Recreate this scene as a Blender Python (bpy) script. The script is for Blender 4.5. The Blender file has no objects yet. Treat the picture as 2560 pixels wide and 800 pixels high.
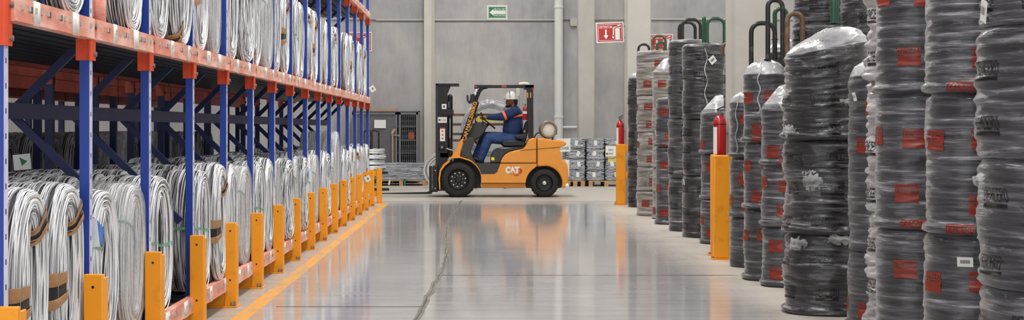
import bpy, bmesh, math, random
import numpy as np
from mathutils import Vector, Matrix, noise as mnoise
R = random.Random(7)
PI = math.pi
scene = bpy.context.scene
COL = scene.collection
EYE = 1.31; FPX = 3600.0; VX = 1200.0; VY = 322.0   # eye height, focal length and vanishing point of the photo (px)
def at(x, y, d):
    """a point of the photo (px) at distance d -> world"""
    return Vector(((x - VX) * d / FPX, d, EYE + (VY - y) * d / FPX))
ORD = ['first', 'second', 'third', 'fourth', 'fifth', 'sixth', 'seventh', 'eighth', 'ninth', 'tenth', 'eleventh',
       'twelfth', 'thirteenth', 'fourteenth', 'fifteenth', 'sixteenth', 'seventeenth']
# ------------------------------------------------------------------ materials
def lin(c):
    return tuple((v / 255 / 12.92) if v / 255 <= .04045 else ((v / 255 + .055) / 1.055) ** 2.4 for v in c)
class NT:
    def __init__(s, name):
        s.m = bpy.data.materials.new(name); s.m.use_nodes = True
        s.t = s.m.node_tree; s.n = s.t.nodes; s.l = s.t.links
        s.b = s.n['Principled BSDF']; s.out = s.n['Material Output']
    def new(s, typ, **kw):
        nd = s.n.new(typ)
        for k, v in kw.items():
            if hasattr(nd, k): setattr(nd, k, v)
            else: nd.inputs[k].default_value = v
        return nd
    def link(s, a, ao, b, bi): s.l.new(a.outputs[ao], b.inputs[bi])
    def coords(s, scale=(1, 1, 1), rand=False, kind='Object'):
        tc = s.new('ShaderNodeTexCoord'); mp = s.new('ShaderNodeMapping')
        mp.inputs['Scale'].default_value = scale
        s.link(tc, kind, mp, 'Vector')
        if rand:
            oi = s.new('ShaderNodeObjectInfo'); mu = s.new('ShaderNodeMath', operation='MULTIPLY'); mu.inputs[1].default_value = 37.0
            s.link(oi, 'Random', mu, 0); s.link(mu, 0, mp, 'Location')
        return mp
    def ramp(s, stops):
        r = s.new('ShaderNodeValToRGB'); e = r.color_ramp.elements
        while len(e) < len(stops): e.new(.5)
        for k, (p, c) in enumerate(stops):
            e[k].position = p; e[k].color = (*c, 1) if len(c) == 3 else c
        return r
    def noise(s, mp, scale, detail=3, rough=.55):
        n = s.new('ShaderNodeTexNoise'); n.inputs['Scale'].default_value = scale
        n.inputs['Detail'].default_value = detail; n.inputs['Roughness'].default_value = rough
        s.link(mp, 0, n, 'Vector'); return n
def M(name, rgb, rough=.5, metal=0., var=.15, scale=8., bump=0., coat=0., rgb2=None, stretch=(1, 1, 1), spec=.5):
    k = NT(name); c = lin(rgb); k.b.inputs['Roughness'].default_value = rough; k.b.inputs['Metallic'].default_value = metal
    k.b.inputs['Coat Weight'].default_value = coat; k.b.inputs['Specular IOR Level'].default_value = spec
    c2 = lin(rgb2) if rgb2 else tuple(v * (1 - var) for v in c)
    mp = k.coords(stretch); n = k.noise(mp, scale, 5)
    r = k.ramp([(.35, c), (.7, c2)]); k.link(n, 0, r, 0); k.link(r, 0, k.b, 'Base Color')
    if bump:
        b = k.new('ShaderNodeBump'); b.inputs['Strength'].default_value = bump; b.inputs['Distance'].default_value = .01
        n2 = k.noise(mp, scale * 6, 4); k.link(n2, 0, b, 'Height'); k.link(b, 0, k.b, 'Normal')
    return k.m
def worn(name, rgb, rgbw, lo=.55, hi=.62, scale=6, rough=.5, stretch=(1, 1, 1), metal=0., spec=.5):
    """paint with worn or dusty patches"""
    k = NT(name); mp = k.coords(stretch, True); n = k.noise(mp, scale, 8, .65)
    r = k.ramp([(lo, lin(rgb)), (hi, lin(rgbw))]); k.link(n, 0, r, 0); k.link(r, 0, k.b, 'Base Color')
    k.b.inputs['Roughness'].default_value = rough; k.b.inputs['Metallic'].default_value = metal
    k.b.inputs['Specular IOR Level'].default_value = spec
    return k.m
def emit(name, rgb, s):
    k = NT(name); k.b.inputs['Base Color'].default_value = (*rgb, 1)
    k.b.inputs['Emission Color'].default_value = (*rgb, 1); k.b.inputs['Emission Strength'].default_value = s
    return k.m
MT = {}
MT['blue'] = worn('upright_blue', (18, 56, 148), (34, 72, 160), .58, .75, 7, .45)
MT['blue_sheen_worn'] = worn('sheen_worn_blue_face', (158, 162, 204), (220, 220, 232), .35, .62, 5, .5, (1, 1, .5))  # pale lavender: grazing sheen painted in along with scuffed paint
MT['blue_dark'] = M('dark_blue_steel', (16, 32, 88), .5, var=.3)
MT['deckm'] = M('deck_steel', (30, 32, 44), .4, .3, .4, 14, stretch=(3, .3, 3))
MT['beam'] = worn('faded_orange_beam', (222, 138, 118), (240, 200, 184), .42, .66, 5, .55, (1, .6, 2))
MT['orange'] = worn('connector_orange', (226, 72, 16), (200, 58, 18), .5, .7, 6, .45)
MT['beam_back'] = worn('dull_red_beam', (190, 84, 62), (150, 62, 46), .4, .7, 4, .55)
MT['tape'] = worn('scuffed_tape', (230, 228, 222), (184, 178, 170), .52, .7, 30, .6)
MT['stud'] = M('pale_stud', (206, 192, 180), .5, .2, .35, 40)
MT['steel'] = M('plain_steel', (150, 148, 144), .4, .7, .3, 40)
MT['yellow'] = worn('guard_yellow', (242, 156, 20), (216, 128, 14), .55, .75, 7, .42)
MT['brown'] = M('brown_paper_band', (164, 122, 84), .75, 0, .25, 30)
MT['black'] = M('matt_black', (22, 22, 24), .5, 0, .3, 12)
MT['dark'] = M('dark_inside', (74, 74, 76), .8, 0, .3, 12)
MT['green_strap'] = M('green_strap', (120, 168, 142), .4, 0, .2, 20)
MT['blue_film'] = M('blue_film', (58, 126, 214), .4, 0, .2, 20)
MT['white'] = M('white_paper', (232, 232, 228), .6, 0, .06, 20)
MT['ink'] = M('black_ink', (18, 18, 20), .6, 0, .1, 20)
MT['green_ink'] = M('green_ink', (28, 120, 70), .6, 0, .1, 20)
MT['red_ink'] = M('red_ink', (196, 50, 40), .6, 0, .1, 20)
MT['sign_red'] = M('sign_red', (178, 40, 34), .4, 0, .1, 5)
MT['sign_green'] = M('sign_green', (0, 118, 66), .4, 0, .08, 5)
MT['redpaint'] = M('extinguisher_red', (186, 18, 24), .28, 0, .1, 6, coat=.4)
MT['column'] = M('painted_concrete', (188, 184, 177), .8, 0, .1, 3, .25)
MT['rib'] = M('light_rib', (206, 202, 192), .7, 0, .08, 3, .1)
MT['pipe'] = M('white_pipe', (222, 222, 220), .4, 0, .05, 3)
MT['cage'] = M('grey_cabinet', (118, 118, 122), .5, .2, .15, 6)
MT['wood'] = M('pallet_wood', (196, 160, 116), .8, 0, .35, 10, .3, stretch=(1, 8, 8))
MT['amber'] = M('amber_box', (232, 92, 20), .5)
MT['teal'] = M('teal_plastic', (26, 130, 116), .5)
def wire_mat(name, lo, hi, rough=.38, metal=.55):
    k = NT(name); g = k.new('ShaderNodeNewGeometry')
    r = k.ramp([(0, lin(lo)), (.5, lin(hi)), (1, lin([min(255, v + 14) for v in hi]))])
    k.link(g, 'Random Per Island', r, 0); k.link(r, 0, k.b, 'Base Color')
    k.b.inputs['Roughness'].default_value = rough; k.b.inputs['Metallic'].default_value = metal
    return k.m
MT['wire'] = wire_mat('galvanised_wire', (108, 110, 116), (240, 241, 243), .4, .4)
MT['wire_dull'] = wire_mat('dull_wire', (92, 94, 100), (188, 192, 198))
def wrap_mat():
    k = NT('clear_stretch_film'); mp = k.coords((1, 1, 1), True); n = k.noise(mp, 9, 6, .7)
    r = k.ramp([(.3, (.14,) * 3), (.72, (.62,) * 3)]); k.link(n, 0, r, 0)
    tr = k.new('ShaderNodeBsdfTransparent'); mx = k.new('ShaderNodeMixShader')
    k.b.inputs['Base Color'].default_value = (.62, .63, .63, 1); k.b.inputs['Roughness'].default_value = .18
    bp = k.new('ShaderNodeBump'); bp.inputs['Strength'].default_value = .5; bp.inputs['Distance'].default_value = .02
    n2 = k.noise(mp, 30, 5, .7); k.link(n2, 0, bp, 'Height'); k.link(bp, 0, k.b, 'Normal')
    k.link(r, 0, mx, 0); k.link(tr, 0, mx, 1); k.link(k.b, 0, mx, 2); k.link(mx, 0, k.out, 'Surface')
    return k.m
MT['wrap'] = wrap_mat()
def film_mat(name, stops, zs=36, rough=.26):
    """thick crinkled film over wire: streaks run round the bundle"""
    k = NT(name); mp = k.coords((2.2, 2.2, zs), True)
    n = k.noise(mp, 1.0, 6, .62); r = k.ramp([(p, lin(c)) for p, c in stops]); k.link(n, 0, r, 0)
    k.link(r, 0, k.b, 'Base Color'); k.b.inputs['Roughness'].default_value = rough
    k.b.inputs['Coat Weight'].default_value = .35; k.b.inputs['Coat Roughness'].default_value = .12
    mp2 = k.coords((4, 4, zs * 1.6), True); n2 = k.noise(mp2, 1.0, 5, .7)
    k.b.inputs['Sheen Weight'].default_value = .4; k.b.inputs['Sheen Roughness'].default_value = .35
    b = k.new('ShaderNodeBump'); b.inputs['Strength'].default_value = .9; b.inputs['Distance'].default_value = .014
    k.link(n2, 0, b, 'Height'); k.link(b, 0, k.b, 'Normal')
    return k.m
MT['film'] = film_mat('grey_film', [(.32, (20, 20, 24)), (.5, (56, 55, 60)), (.62, (98, 96, 102)), (.74, (208, 206, 210))])
MT['film_dark'] = film_mat('dark_film', [(.3, (10, 10, 13)), (.53, (34, 33, 37)), (.64, (84, 83, 88)), (.74, (208, 207, 210))], 30, .15)
MT['film_beige'] = film_mat('beige_film', [(.3, (84, 78, 72)), (.5, (136, 130, 124)), (.75, (190, 186, 178))], 22)
MT['film_white'] = film_mat('whitish_film', [(.3, (120, 116, 116)), (.5, (170, 166, 166)), (.75, (214, 210, 208))], 16)
MT['film_top'] = film_mat('clear_top_film', [(.3, (96, 95, 98)), (.5, (160, 160, 162)), (.72, (226, 226, 226))], 5, .15)
MT['print_red'] = worn('red_print', (138, 42, 24), (88, 34, 24), .45, .75, 3, .35, (2, 2, 40))
MT['print_black'] = worn('black_print', (16, 16, 18), (44, 44, 48), .55, .8, 3, .3, (2, 2, 40))
MT['tube_dark'] = worn('dark_tube', (44, 42, 40), (110, 98, 86), .55, .72, 9, .4, metal=.3)
MT['tube_green'] = worn('green_tube', (22, 74, 48), (60, 104, 76), .56, .74, 9, .4)
MT['tube_brown'] = worn('rusty_tube', (96, 72, 54), (140, 116, 96), .5, .7, 9, .5, metal=.2)
# ------------------------------------------------------------------ mesh builder
class MB:
    def __init__(s, org=(0, 0, 0)):
        s.v = []; s.f = []; s.mi = []; s.o = Vector(org)
    def add(s, vs, fs, m=0):
        b = len(s.v); o = s.o
        s.v.extend((v[0] - o.x, v[1] - o.y, v[2] - o.z) for v in vs)
        s.f.extend(tuple(i + b for i in f) for f in fs); s.mi.extend([m] * len(fs)); return s
    def box(s, x0, x1, y0, y1, z0, z1, m=0):
        vs = [(x, y, z) for x in (x0, x1) for y in (y0, y1) for z in (z0, z1)]
        return s.add(vs, [(0, 1, 3, 2), (4, 6, 7, 5), (0, 4, 5, 1), (2, 3, 7, 6), (0, 2, 6, 4), (1, 5, 7, 3)], m)
    def bar(s, p, q, w, h, side=(0, 1, 0), m=0):
        """rectangular bar from p to q: w across `side`, h across the other normal"""
        p = Vector(p); q = Vector(q); d = (q - p).normalized(); a = Vector(side); a = (a - d * a.dot(d)).normalized(); b = d.cross(a)
        vs = [c + a * (i * w / 2) + b * (j * h / 2) for c in (p, q) for i, j in ((-1, -1), (1, -1), (1, 1), (-1, 1))]
        return s.add(vs, [(3, 2, 1, 0), (4, 5, 6, 7), (0, 1, 5, 4), (1, 2, 6, 5), (2, 3, 7, 6), (3, 0, 4, 7)], m)
    def tube(s, path, r, n=10, closed=False, m=0, sx=None):
        P = [Vector(p) for p in path]; N = len(P); rr = r if isinstance(r, (list, tuple)) else [r] * N
        vs = []; a = None
        for k, p in enumerate(P):
            if closed: t = (P[(k + 1) % N] - P[k - 1]).normalized()
            else: t = (P[min(k + 1, N - 1)] - P[max(k - 1, 0)]).normalized()
            if a is None:
                a = t.orthogonal().normalized()
                if abs(t.y) < .95: a = (Vector((0, 1, 0)) - t * t.y).normalized()
            a = (a - t * a.dot(t)).normalized(); b = t.cross(a)
            for i in range(n):
                c = 2 * PI * i / n
                vs.append(p + a * (math.cos(c) * rr[k] * (sx or 1)) + b * (math.sin(c) * rr[k]))
        fs = [(k * n + i, k * n + (i + 1) % n, ((k + 1) % N) * n + (i + 1) % n, ((k + 1) % N) * n + i)
              for k in range(N if closed else N - 1) for i in range(n)]
        if not closed: fs += [tuple(reversed(range(n))), tuple((N - 1) * n + i for i in range(n))]
        return s.add(vs, fs, m)
    def prism(s, poly, y0, y1, m=0):
        """polygon of (x, z) extruded along y"""
        n = len(poly); ar = sum(poly[i][0] * poly[(i + 1) % n][1] - poly[(i + 1) % n][0] * poly[i][1] for i in range(n))
        if ar < 0: poly = poly[::-1]
        vs = [(x, y0, z) for x, z in poly] + [(x, y1, z) for x, z in poly]
        fs = [tuple(range(n)), tuple(reversed(range(n, 2 * n)))] + [((i + 1) % n, i, n + i, n + (i + 1) % n) for i in range(n)]
        return s.add(vs, fs, m)
    def lathe(s, prof, c, axis='z', n=24, m=0, cap=True):
        """profile of (r, t) round an axis through c"""
        c = Vector(c); vs = []
        for r, t in prof:
            for i in range(n):
                a = 2 * PI * i / n; p = (r * math.cos(a), r * math.sin(a), t)
                if axis == 'y': p = (p[0], p[2], p[1])
                elif axis == 'x': p = (p[2], p[0], p[1])
                vs.append(c + Vector(p))
        K = len(prof); fs = [(k * n + i, k * n + (i + 1) % n, (k + 1) * n + (i + 1) % n, (k + 1) * n + i) for k in range(K - 1) for i in range(n)]
        if axis == 'y': fs = [f[::-1] for f in fs]
        if cap: fs += [tuple(range(n)), tuple((K - 1) * n + i for i in range(n))]
        return s.add(vs, fs, m)
    def ball(s, c, rx, ry=None, rz=None, n=16, m=0):
        ry = ry or rx; rz = rz or rx; c = Vector(c); K = n // 2
        vs = [c + Vector((rx * math.sin(PI * k / K) * math.cos(2 * PI * i / n), ry * math.sin(PI * k / K) * math.sin(2 * PI * i / n), rz * math.cos(PI * k / K)))
              for k in range(1, K) for i in range(n)]
        vs += [c + Vector((0, 0, rz)), c - Vector((0, 0, rz))]
        fs = [(k * n + i, (k + 1) * n + i, (k + 1) * n + (i + 1) % n, k * n + (i + 1) % n) for k in range(K - 2) for i in range(n)]
        T = (K - 1) * n
        fs += [(T, i, (i + 1) % n) for i in range(n)] + [(T + 1, (K - 2) * n + (i + 1) % n, (K - 2) * n + i) for i in range(n)]
        return s.add(vs, fs, m)
    def mesh(s, name, mats):
        me = bpy.data.meshes.new(name); me.from_pydata(s.v, [], s.f)
        for m in (mats if isinstance(mats, (list, tuple)) else [mats]): me.materials.append(m)
        me.polygons.foreach_set('material_index', s.mi); me.polygons.foreach_set('use_smooth', [True] * len(s.f))
        me.update(); return me
    def build(s, name, mats, parent=None, bevel=0., angle=.7, fix=False, sharp=True):
        me = s.mesh(name, mats)
        if fix:
            bm = bmesh.new(); bm.from_mesh(me); bmesh.ops.recalc_face_normals(bm, faces=bm.faces); bm.to_mesh(me); bm.free()
        if sharp: me.set_sharp_from_angle(angle=angle)
        o = bpy.data.objects.new(name, me); COL.objects.link(o)
        if parent is not None: o.parent = parent
        else: o.location = s.o
        if bevel:
            b = o.modifiers.new('bevel', 'BEVEL'); b.width = bevel; b.segments = 2; b.limit_method = 'ANGLE'; b.angle_limit = .6
        return o
def tag(o, label, cat, group=None):
    o['label'] = label; o['category'] = cat
    if group: o['group'] = group
    return o
def thing(name, label, cat, loc=(0, 0, 0), group=None):
    o = bpy.data.objects.new(name, None); COL.objects.link(o); o.location = loc; o.empty_display_size = .1
    return tag(o, label, cat, group)
def struct(o): o['kind'] = 'structure'; return o
def dup(o, loc, rz=0.):
    r = o.copy(); COL.objects.link(r); r.location = loc; r.rotation_euler = (0, 0, rz)
    for ch in o.children:
        c = ch.copy(); COL.objects.link(c); c.parent = r
        for g in ch.children:
            e = g.copy(); COL.objects.link(e); e.parent = c
    return r
def text_geo(s, width=None, height=None, bold=.0):
    """lettering as flat triangles in (x, z), centred, fitted to width x height"""
    cu = bpy.data.curves.new('t', 'FONT'); cu.body = s; cu.size = 1; cu.offset = bold; cu.resolution_u = 3
    o = bpy.data.objects.new('t', cu); COL.objects.link(o)
    dg = bpy.context.evaluated_depsgraph_get(); me = bpy.data.meshes.new_from_object(o.evaluated_get(dg))
    vs = [(v.co.x, v.co.y) for v in me.vertices]; fs = [tuple(p.vertices) for p in me.polygons]
    bpy.data.objects.remove(o); bpy.data.curves.remove(cu); bpy.data.meshes.remove(me)
    x0 = min(v[0] for v in vs); x1 = max(v[0] for v in vs); y0 = min(v[1] for v in vs); y1 = max(v[1] for v in vs)
    kx = width / (x1 - x0) if width else None; ky = height / (y1 - y0) if height else None
    kx = kx or ky; ky = ky or kx
    return [((x - (x0 + x1) / 2) * kx, (y - (y0 + y1) / 2) * ky) for x, y in vs], fs
def letters(mb, s, c, width=None, height=None, bold=0., rot=0., m=0, u=(1, 0, 0), w=(0, 0, 1)):
    """write s centred at c in the plane of u (reading direction) and w (up)"""
    vs, fs = text_geo(s, width, height, bold); c = Vector(c); u = Vector(u); w = Vector(w); cs, sn = math.cos(rot), math.sin(rot)
    mb.add([c + u * (x * cs - z * sn) + w * (x * sn + z * cs) for x, z in vs], fs, m); return mb
# ------------------------------------------------------------------ setting
WALL_Y = 35.5
def floor_mat():
    k = NT('polished_concrete'); tc = k.new('ShaderNodeTexCoord'); sep = k.new('ShaderNodeSeparateXYZ'); k.link(tc, 'Object', sep, 0)
    mp = k.coords((1, .35, 1)); n = k.noise(mp, 1.1, 8, .62); n2 = k.noise(k.coords((.5, 3.0, 1)), 2.2, 9, .7)
    r = k.ramp([(.3, lin((150, 148, 147))), (.5, lin((172, 170, 169))), (.72, lin((196, 193, 191)))])
    mx = k.new('ShaderNodeMix', data_type='FLOAT'); mx.inputs[0].default_value = .5
    k.link(n, 0, mx, 2); k.link(n2, 0, mx, 3); k.link(mx, 0, r, 0)
    # dusty strips along both racks and beyond the aisle: less polish, warmer
    ab = k.new('ShaderNodeMath', operation='ABSOLUTE'); ad = k.new('ShaderNodeMath', operation='ADD'); ad.inputs[1].default_value = -.12
    k.link(sep, 'X', ad, 0); k.link(ad, 0, ab, 0)
    m1 = k.new('ShaderNodeMapRange'); m1.inputs['From Min'].default_value = 1.6; m1.inputs['From Max'].default_value = 2.15; k.link(ab, 0, m1, 0)
    m2 = k.new('ShaderNodeMapRange'); m2.inputs['From Min'].default_value = 24.6; m2.inputs['From Max'].default_value = 26.6; k.link(sep, 'Y', m2, 0)
    mm = k.new('ShaderNodeMath', operation='MAXIMUM'); k.link(m1, 0, mm, 0); k.link(m2, 0, mm, 1)
    nz = k.new('ShaderNodeMath', operation='MULTIPLY_ADD'); k.link(n2, 0, nz, 0); nz.inputs[1].default_value = .5; nz.inputs[2].default_value = .62
    du = k.new('ShaderNodeMath', operation='MULTIPLY'); k.link(mm, 0, du, 0); k.link(nz, 0, du, 1)
    cm = k.new('ShaderNodeMix', data_type='RGBA'); k.link(du, 0, cm, 0); k.link(r, 0, cm, 6); cm.inputs[7].default_value = (*lin((184, 176, 164)), 1)
    k.link(cm, 2, k.b, 'Base Color')
    rg = k.new('ShaderNodeMapRange'); rg.inputs['To Min'].default_value = .04; rg.inputs['To Max'].default_value = .42; k.link(du, 0, rg, 0)
    ra = k.new('ShaderNodeMath', operation='MULTIPLY_ADD'); k.link(n2, 0, ra, 0); ra.inputs[1].default_value = .09; k.link(rg, 0, ra, 2); k.link(ra, 0, k.b, 'Roughness')
    bp = k.new('ShaderNodeBump'); bp.inputs['Strength'].default_value = .05; bp.inputs['Distance'].default_value = .01
    n3 = k.noise(k.coords((.6, 5, 1)), 3, 4); k.link(n3, 0, bp, 'Height'); k.link(bp, 0, k.b, 'Normal')
    k.b.inputs['Specular IOR Level'].default_value = .75
    return k.m
def wall_mat():
    k = NT('concrete_panel'); mp = k.coords((1, 1, 1)); n = k.noise(mp, .55, 9, .62); n2 = k.noise(k.coords((2, 1, .5)), 3, 8, .7)
    mx = k.new('ShaderNodeMix', data_type='FLOAT'); mx.inputs[0].default_value = .35; k.link(n, 0, mx, 2); k.link(n2, 0, mx, 3)
    r = k.ramp([(.3, lin((142, 141, 145))), (.5, lin((168, 166, 166))), (.7, lin((194, 191, 185)))]); k.link(mx, 0, r, 0)
    k.link(r, 0, k.b, 'Base Color'); k.b.inputs['Roughness'].default_value = .75
    b = k.new('ShaderNodeBump'); b.inputs['Strength'].default_value = .25; n3 = k.noise(mp, 40, 4); k.link(n3, 0, b, 'Height'); k.link(b, 0, k.b, 'Normal')
    return k.m
MT['floor'] = floor_mat(); MT['wall'] = wall_mat()
MT['joint'] = M('dark_joint', (72, 68, 64), .8, 0, .4, 3)
MT['joint_fill'] = M('joint_filler', (118, 112, 104), .7, 0, .5, 5)
MT['line'] = worn('worn_floor_paint', (222, 158, 62), (176, 152, 116), .46, .66, 3.2, .4, (2, .6, 1))
MT['ceil'] = M('ceiling_sheet', (206, 206, 204), .7, 0, .08, 2)
XL, XR = -11.0, 9.5
struct(MB().box(XL, XR, -4, WALL_Y + .3, -.2, 0).build('floor', MT['floor']))
struct(MB().box(XL, XR, -4, WALL_Y + .3, 9.0, 9.2).build('ceiling', MT['ceil']))
w = MB(); w.box(XL, XR, WALL_Y, WALL_Y + .3, 0, 3.93); w.box(XL, XR, WALL_Y, WALL_Y + .3, 4.0, 9.0); w.box(XL, XR, WALL_Y + .05, WALL_Y + .3, 3.93, 4.0)
struct(w.build('wall_back', MT['wall']))
struct(MB().box(XL - .2, XL, -4, WALL_Y + .3, 0, 9.0).build('wall_left', MT['wall']))
struct(MB().box(XR, XR + .2, -4, WALL_Y + .3, 0, 9.0).build('wall_right', MT['wall']))
# seam strips, wall ribs, conduit
sw = WALL_Y / FPX
def wx(x): return (x - VX) * sw
def wz(y): return EYE + (VY - y) * sw
struct(MB().box(wx(1060), wx(1079), WALL_Y - .12, WALL_Y, 0, 9).build('trim_1', MT['rib'], bevel=.01))
struct(MB().box(wx(1079), wx(1087), WALL_Y - .05, WALL_Y, 0, 9).build('trim_shade', MT['column']))  # darker strip beside the rib: its shaded side put in as colour
struct(MB().box(wx(940), wx(1400), WALL_Y - .012, WALL_Y, wz(50) - .012, wz(50) + .012).build('trim_3', MT['rib']))
struct(MB().box(wx(1560), wx(1830), WALL_Y - .012, WALL_Y, wz(48) - .012, wz(48) + .012).build('trim_4', MT['rib']))
struct(MB().box(wx(1562), wx(1600), WALL_Y - .1, WALL_Y, 0, 9).build('trim_5', MT['rib'], bevel=.01))
p = MB((wx(1396), WALL_Y - .13, 0)); p.tube([(wx(1396), WALL_Y - .13, 0), (wx(1396), WALL_Y - .13, 8.9)], .105, 20)
pipe = tag(p.build('downpipe', MT['pipe']), 'white vertical downpipe on the concrete back wall', 'pipe')
q = MB(pipe.location)
for z in (1.6, 4.3, 7): q.lathe([(.115, -.03), (.12, 0), (.115, .03)], (wx(1396), WALL_Y - .13, z), n=20)
q.build('clamp', MT['pipe'], pipe)
MB(pipe.location).tube([(wx(1400), WALL_Y - .1, wz(318)), (wx(1448), WALL_Y - .1, wz(318))], .03, 12).build('branch_pipe', MT['pipe'], pipe)
b = MB((wx(1435), WALL_Y, wz(66))); b.box(wx(1425), wx(1446), WALL_Y - .1, WALL_Y, wz(66), wz(48)); tag(b.build('junction_box', MT['column'], bevel=.01), 'small grey junction box beside the white downpipe', 'box')
# columns on the right of the aisle
def column(x0, x1, y0, name='concrete_column'):
    struct(MB((0, 0, 0)).box(x0, x1, y0, y0 + .42, 0, 9).build(name, MT['column'], bevel=.03))
column(2.59, 3.05, 14.80); column(2.555, 2.985, 25.1); column(wx(1445) * 33.9 / WALL_Y, wx(1487) * 33.9 / WALL_Y, 33.9)
# floor joints and aisle line
rr = random.Random(3)
pts = [(-.40 + .05 * math.sin(y * .55) + rr.uniform(-.012, .012) + (.05 if y > 16 else 0) * 0, y) for y in np.arange(6, 26.4, .25)]
j = MB(); vs = []
for x, y in pts:
    h = .017 + rr.uniform(0, .012); vs += [(x - h, y, .002), (x + h, y, .002)]
j.add(vs, [(2 * i, 2 * i + 1, 2 * i + 3, 2 * i + 2) for i in range(len(pts) - 1)])
vs = [(x + dx, y, .0028) for x, y in pts for dx in (-.005 + rr.uniform(-.006, .006), .004)]
j.add(vs, [(2 * i, 2 * i + 1, 2 * i + 3, 2 * i + 2) for i in range(len(pts) - 1)], 1)
struct(j.build('floor_joint', [MT['joint_fill'], MT['joint']]))
j = MB(); ys = [(x, 12.88 + rr.uniform(-.006, .006)) for x in np.arange(-.40, 2.7, .08)]
vs = []
for x, y in ys:
    h = rr.uniform(.004, .013); vs += [(x, y - h, .002), (x, y + h, .002)]
j.add(vs, [(2 * i + 2, 2 * i + 3, 2 * i + 1, 2 * i) for i in range(len(ys) - 1)])
for y0, x0, x1 in ((25.9, -6, 8), (10.6, -1.5, -.4)):
    j.box(x0, x1, y0 - .008, y0 + .008, 0, .002)
struct(j.build('floor_joint', MT['joint'], fix=True))
struct(MB().box(-1.71, -1.595, 3, 25.4, 0, .0022).build('floor_line', MT['line']))
# roof lights: long translucent sheets with unseen area lights added below for fill
MT['sky'] = emit('roof_light_sheet', (.93, .97, 1.0), 3.0)
def area(loc, sx, sy, e, col=(1, .97, .93), rot=(0, 0, 0)):
    l = bpy.data.lights.new('lamp', 'AREA'); l.shape = 'RECTANGLE'; l.size = sx; l.size_y = sy; l.energy = e; l.color = col
    o = bpy.data.objects.new('added_fill_light', l); COL.objects.link(o); o.location = loc; o.rotation_euler = rot; return o
n = 0
for x in (-7.5, -.1, 7.0):
    for y in (1.5, 8, 14.5, 21, 27.5, 33.2):
        n += 1
        o = MB((x, y, 8.97)).box(x - .6, x + .6, y - 2.4, y + 2.4, 8.96, 8.998).build('window_%d' % n, MT['sky']); struct(o)
        area((x, y, 8.9), 1.2, 4.6, (260 if abs(x) < 1 else (35 if x < 0 else 170)) * {1.5: .8, 8: 1.0, 14.5: 1.2, 21: 1.4, 27.5: .75, 33.2: .6}[y])
wd = bpy.data.worlds.new('world'); scene.world = wd; wd.use_nodes = True
wd.node_tree.nodes['Background'].inputs[0].default_value = (.95, .97, 1, 1); wd.node_tree.nodes['Background'].inputs[1].default_value = 1.7
cam = bpy.data.cameras.new('camera'); co = bpy.data.objects.new('camera', cam); COL.objects.link(co)
co.location = (0, 0, EYE); co.rotation_euler = (PI / 2, 0, 0); cam.sensor_width = 36; cam.lens = 36 * FPX / 2560
cam.shift_x = (1280 - VX) / 2560; cam.shift_y = -(400 - VY) / 2560; cam.clip_end = 200; scene.camera = co
scene.view_settings.view_transform = 'Standard'; scene.view_settings.look = 'None'; scene.view_settings.gamma = 1
scene.view_settings.use_curve_mapping = False; scene.view_settings.exposure = 0.0
scene.cycles.max_bounces = 6
# ------------------------------------------------------------------ storage rack on the left
S = 1.248; D0 = 5.69; NB = 15
XF0, XF1, XRR = -1.93, -1.882, -3.2      # upright depth at the aisle, rear upright
def dn(n): return D0 + S * n
L0, L1, L2 = .22, 1.84, 3.27             # tops of the beams
rack = thing('storage_rack', 'blue storage rack with faded orange beams running along the left of the aisle', 'rack', (-2.5, D0, 0))
OR = rack.location
# upright, aisle side
def upright_mesh(name, m_front):
    mb = MB()
    mb.box(0, .048, 0, .055, 0, 4.6); o = len(mb.f)
    mb.mi[-5] = 1                      # aisle face: grazing reflection put into a paler, scuffed blue
    for z in np.arange(.15, 4.5, .1):  # slots punched in the aisle face
        mb.box(.0478, .0484, .02, .032, z, z + .022, 2)
    return mb
me = upright_mesh('upright', 0).mesh('upright', [MT['blue'], MT['blue_sheen_worn'], MT['ink']]); me.set_sharp_from_angle(angle=.6)
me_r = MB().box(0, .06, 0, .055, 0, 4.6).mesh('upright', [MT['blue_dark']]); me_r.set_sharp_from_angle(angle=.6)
def conn_mesh():
    mb = MB()
    mb.box(-.016, .054, -.006, .06, 0, .205); mb.box(.054, .062, -.03, .012, 0, .205); mb.box(.054, .06, .02, .07, 0, .205)
    for z in (.03, .165): mb.lathe([(.012, 0), (.012, .012), (.004, .014)], (.06, .045, z), 'x', 8, 1)
    return mb
me_c = conn_mesh().mesh('beam_connector', [MT['orange'], MT['steel']]); me_c.set_sharp_from_angle(angle=.6)
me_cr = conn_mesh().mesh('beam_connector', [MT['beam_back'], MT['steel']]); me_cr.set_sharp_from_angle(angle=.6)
def put(name, mesh, parent, loc, root):
    o = bpy.data.objects.new(name, mesh); COL.objects.link(o); o.parent = parent
    o.location = Vector(loc) - (Vector(root.location) if parent == root else Vector((0, 0, 0))); return o
for n in range(NB + 1):
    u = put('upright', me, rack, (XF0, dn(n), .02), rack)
    for z in (L1 - .2, L2 - .2): put('beam_connector', me_c, u, (0, 0, z - .02), rack)
    r = put('upright', me_r, rack, (XRR - .03, dn(n), .02), rack)
    for z in (L1 - .2,): put('beam_connector', me_cr, r, (0, 0, z - .02), rack)
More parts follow.
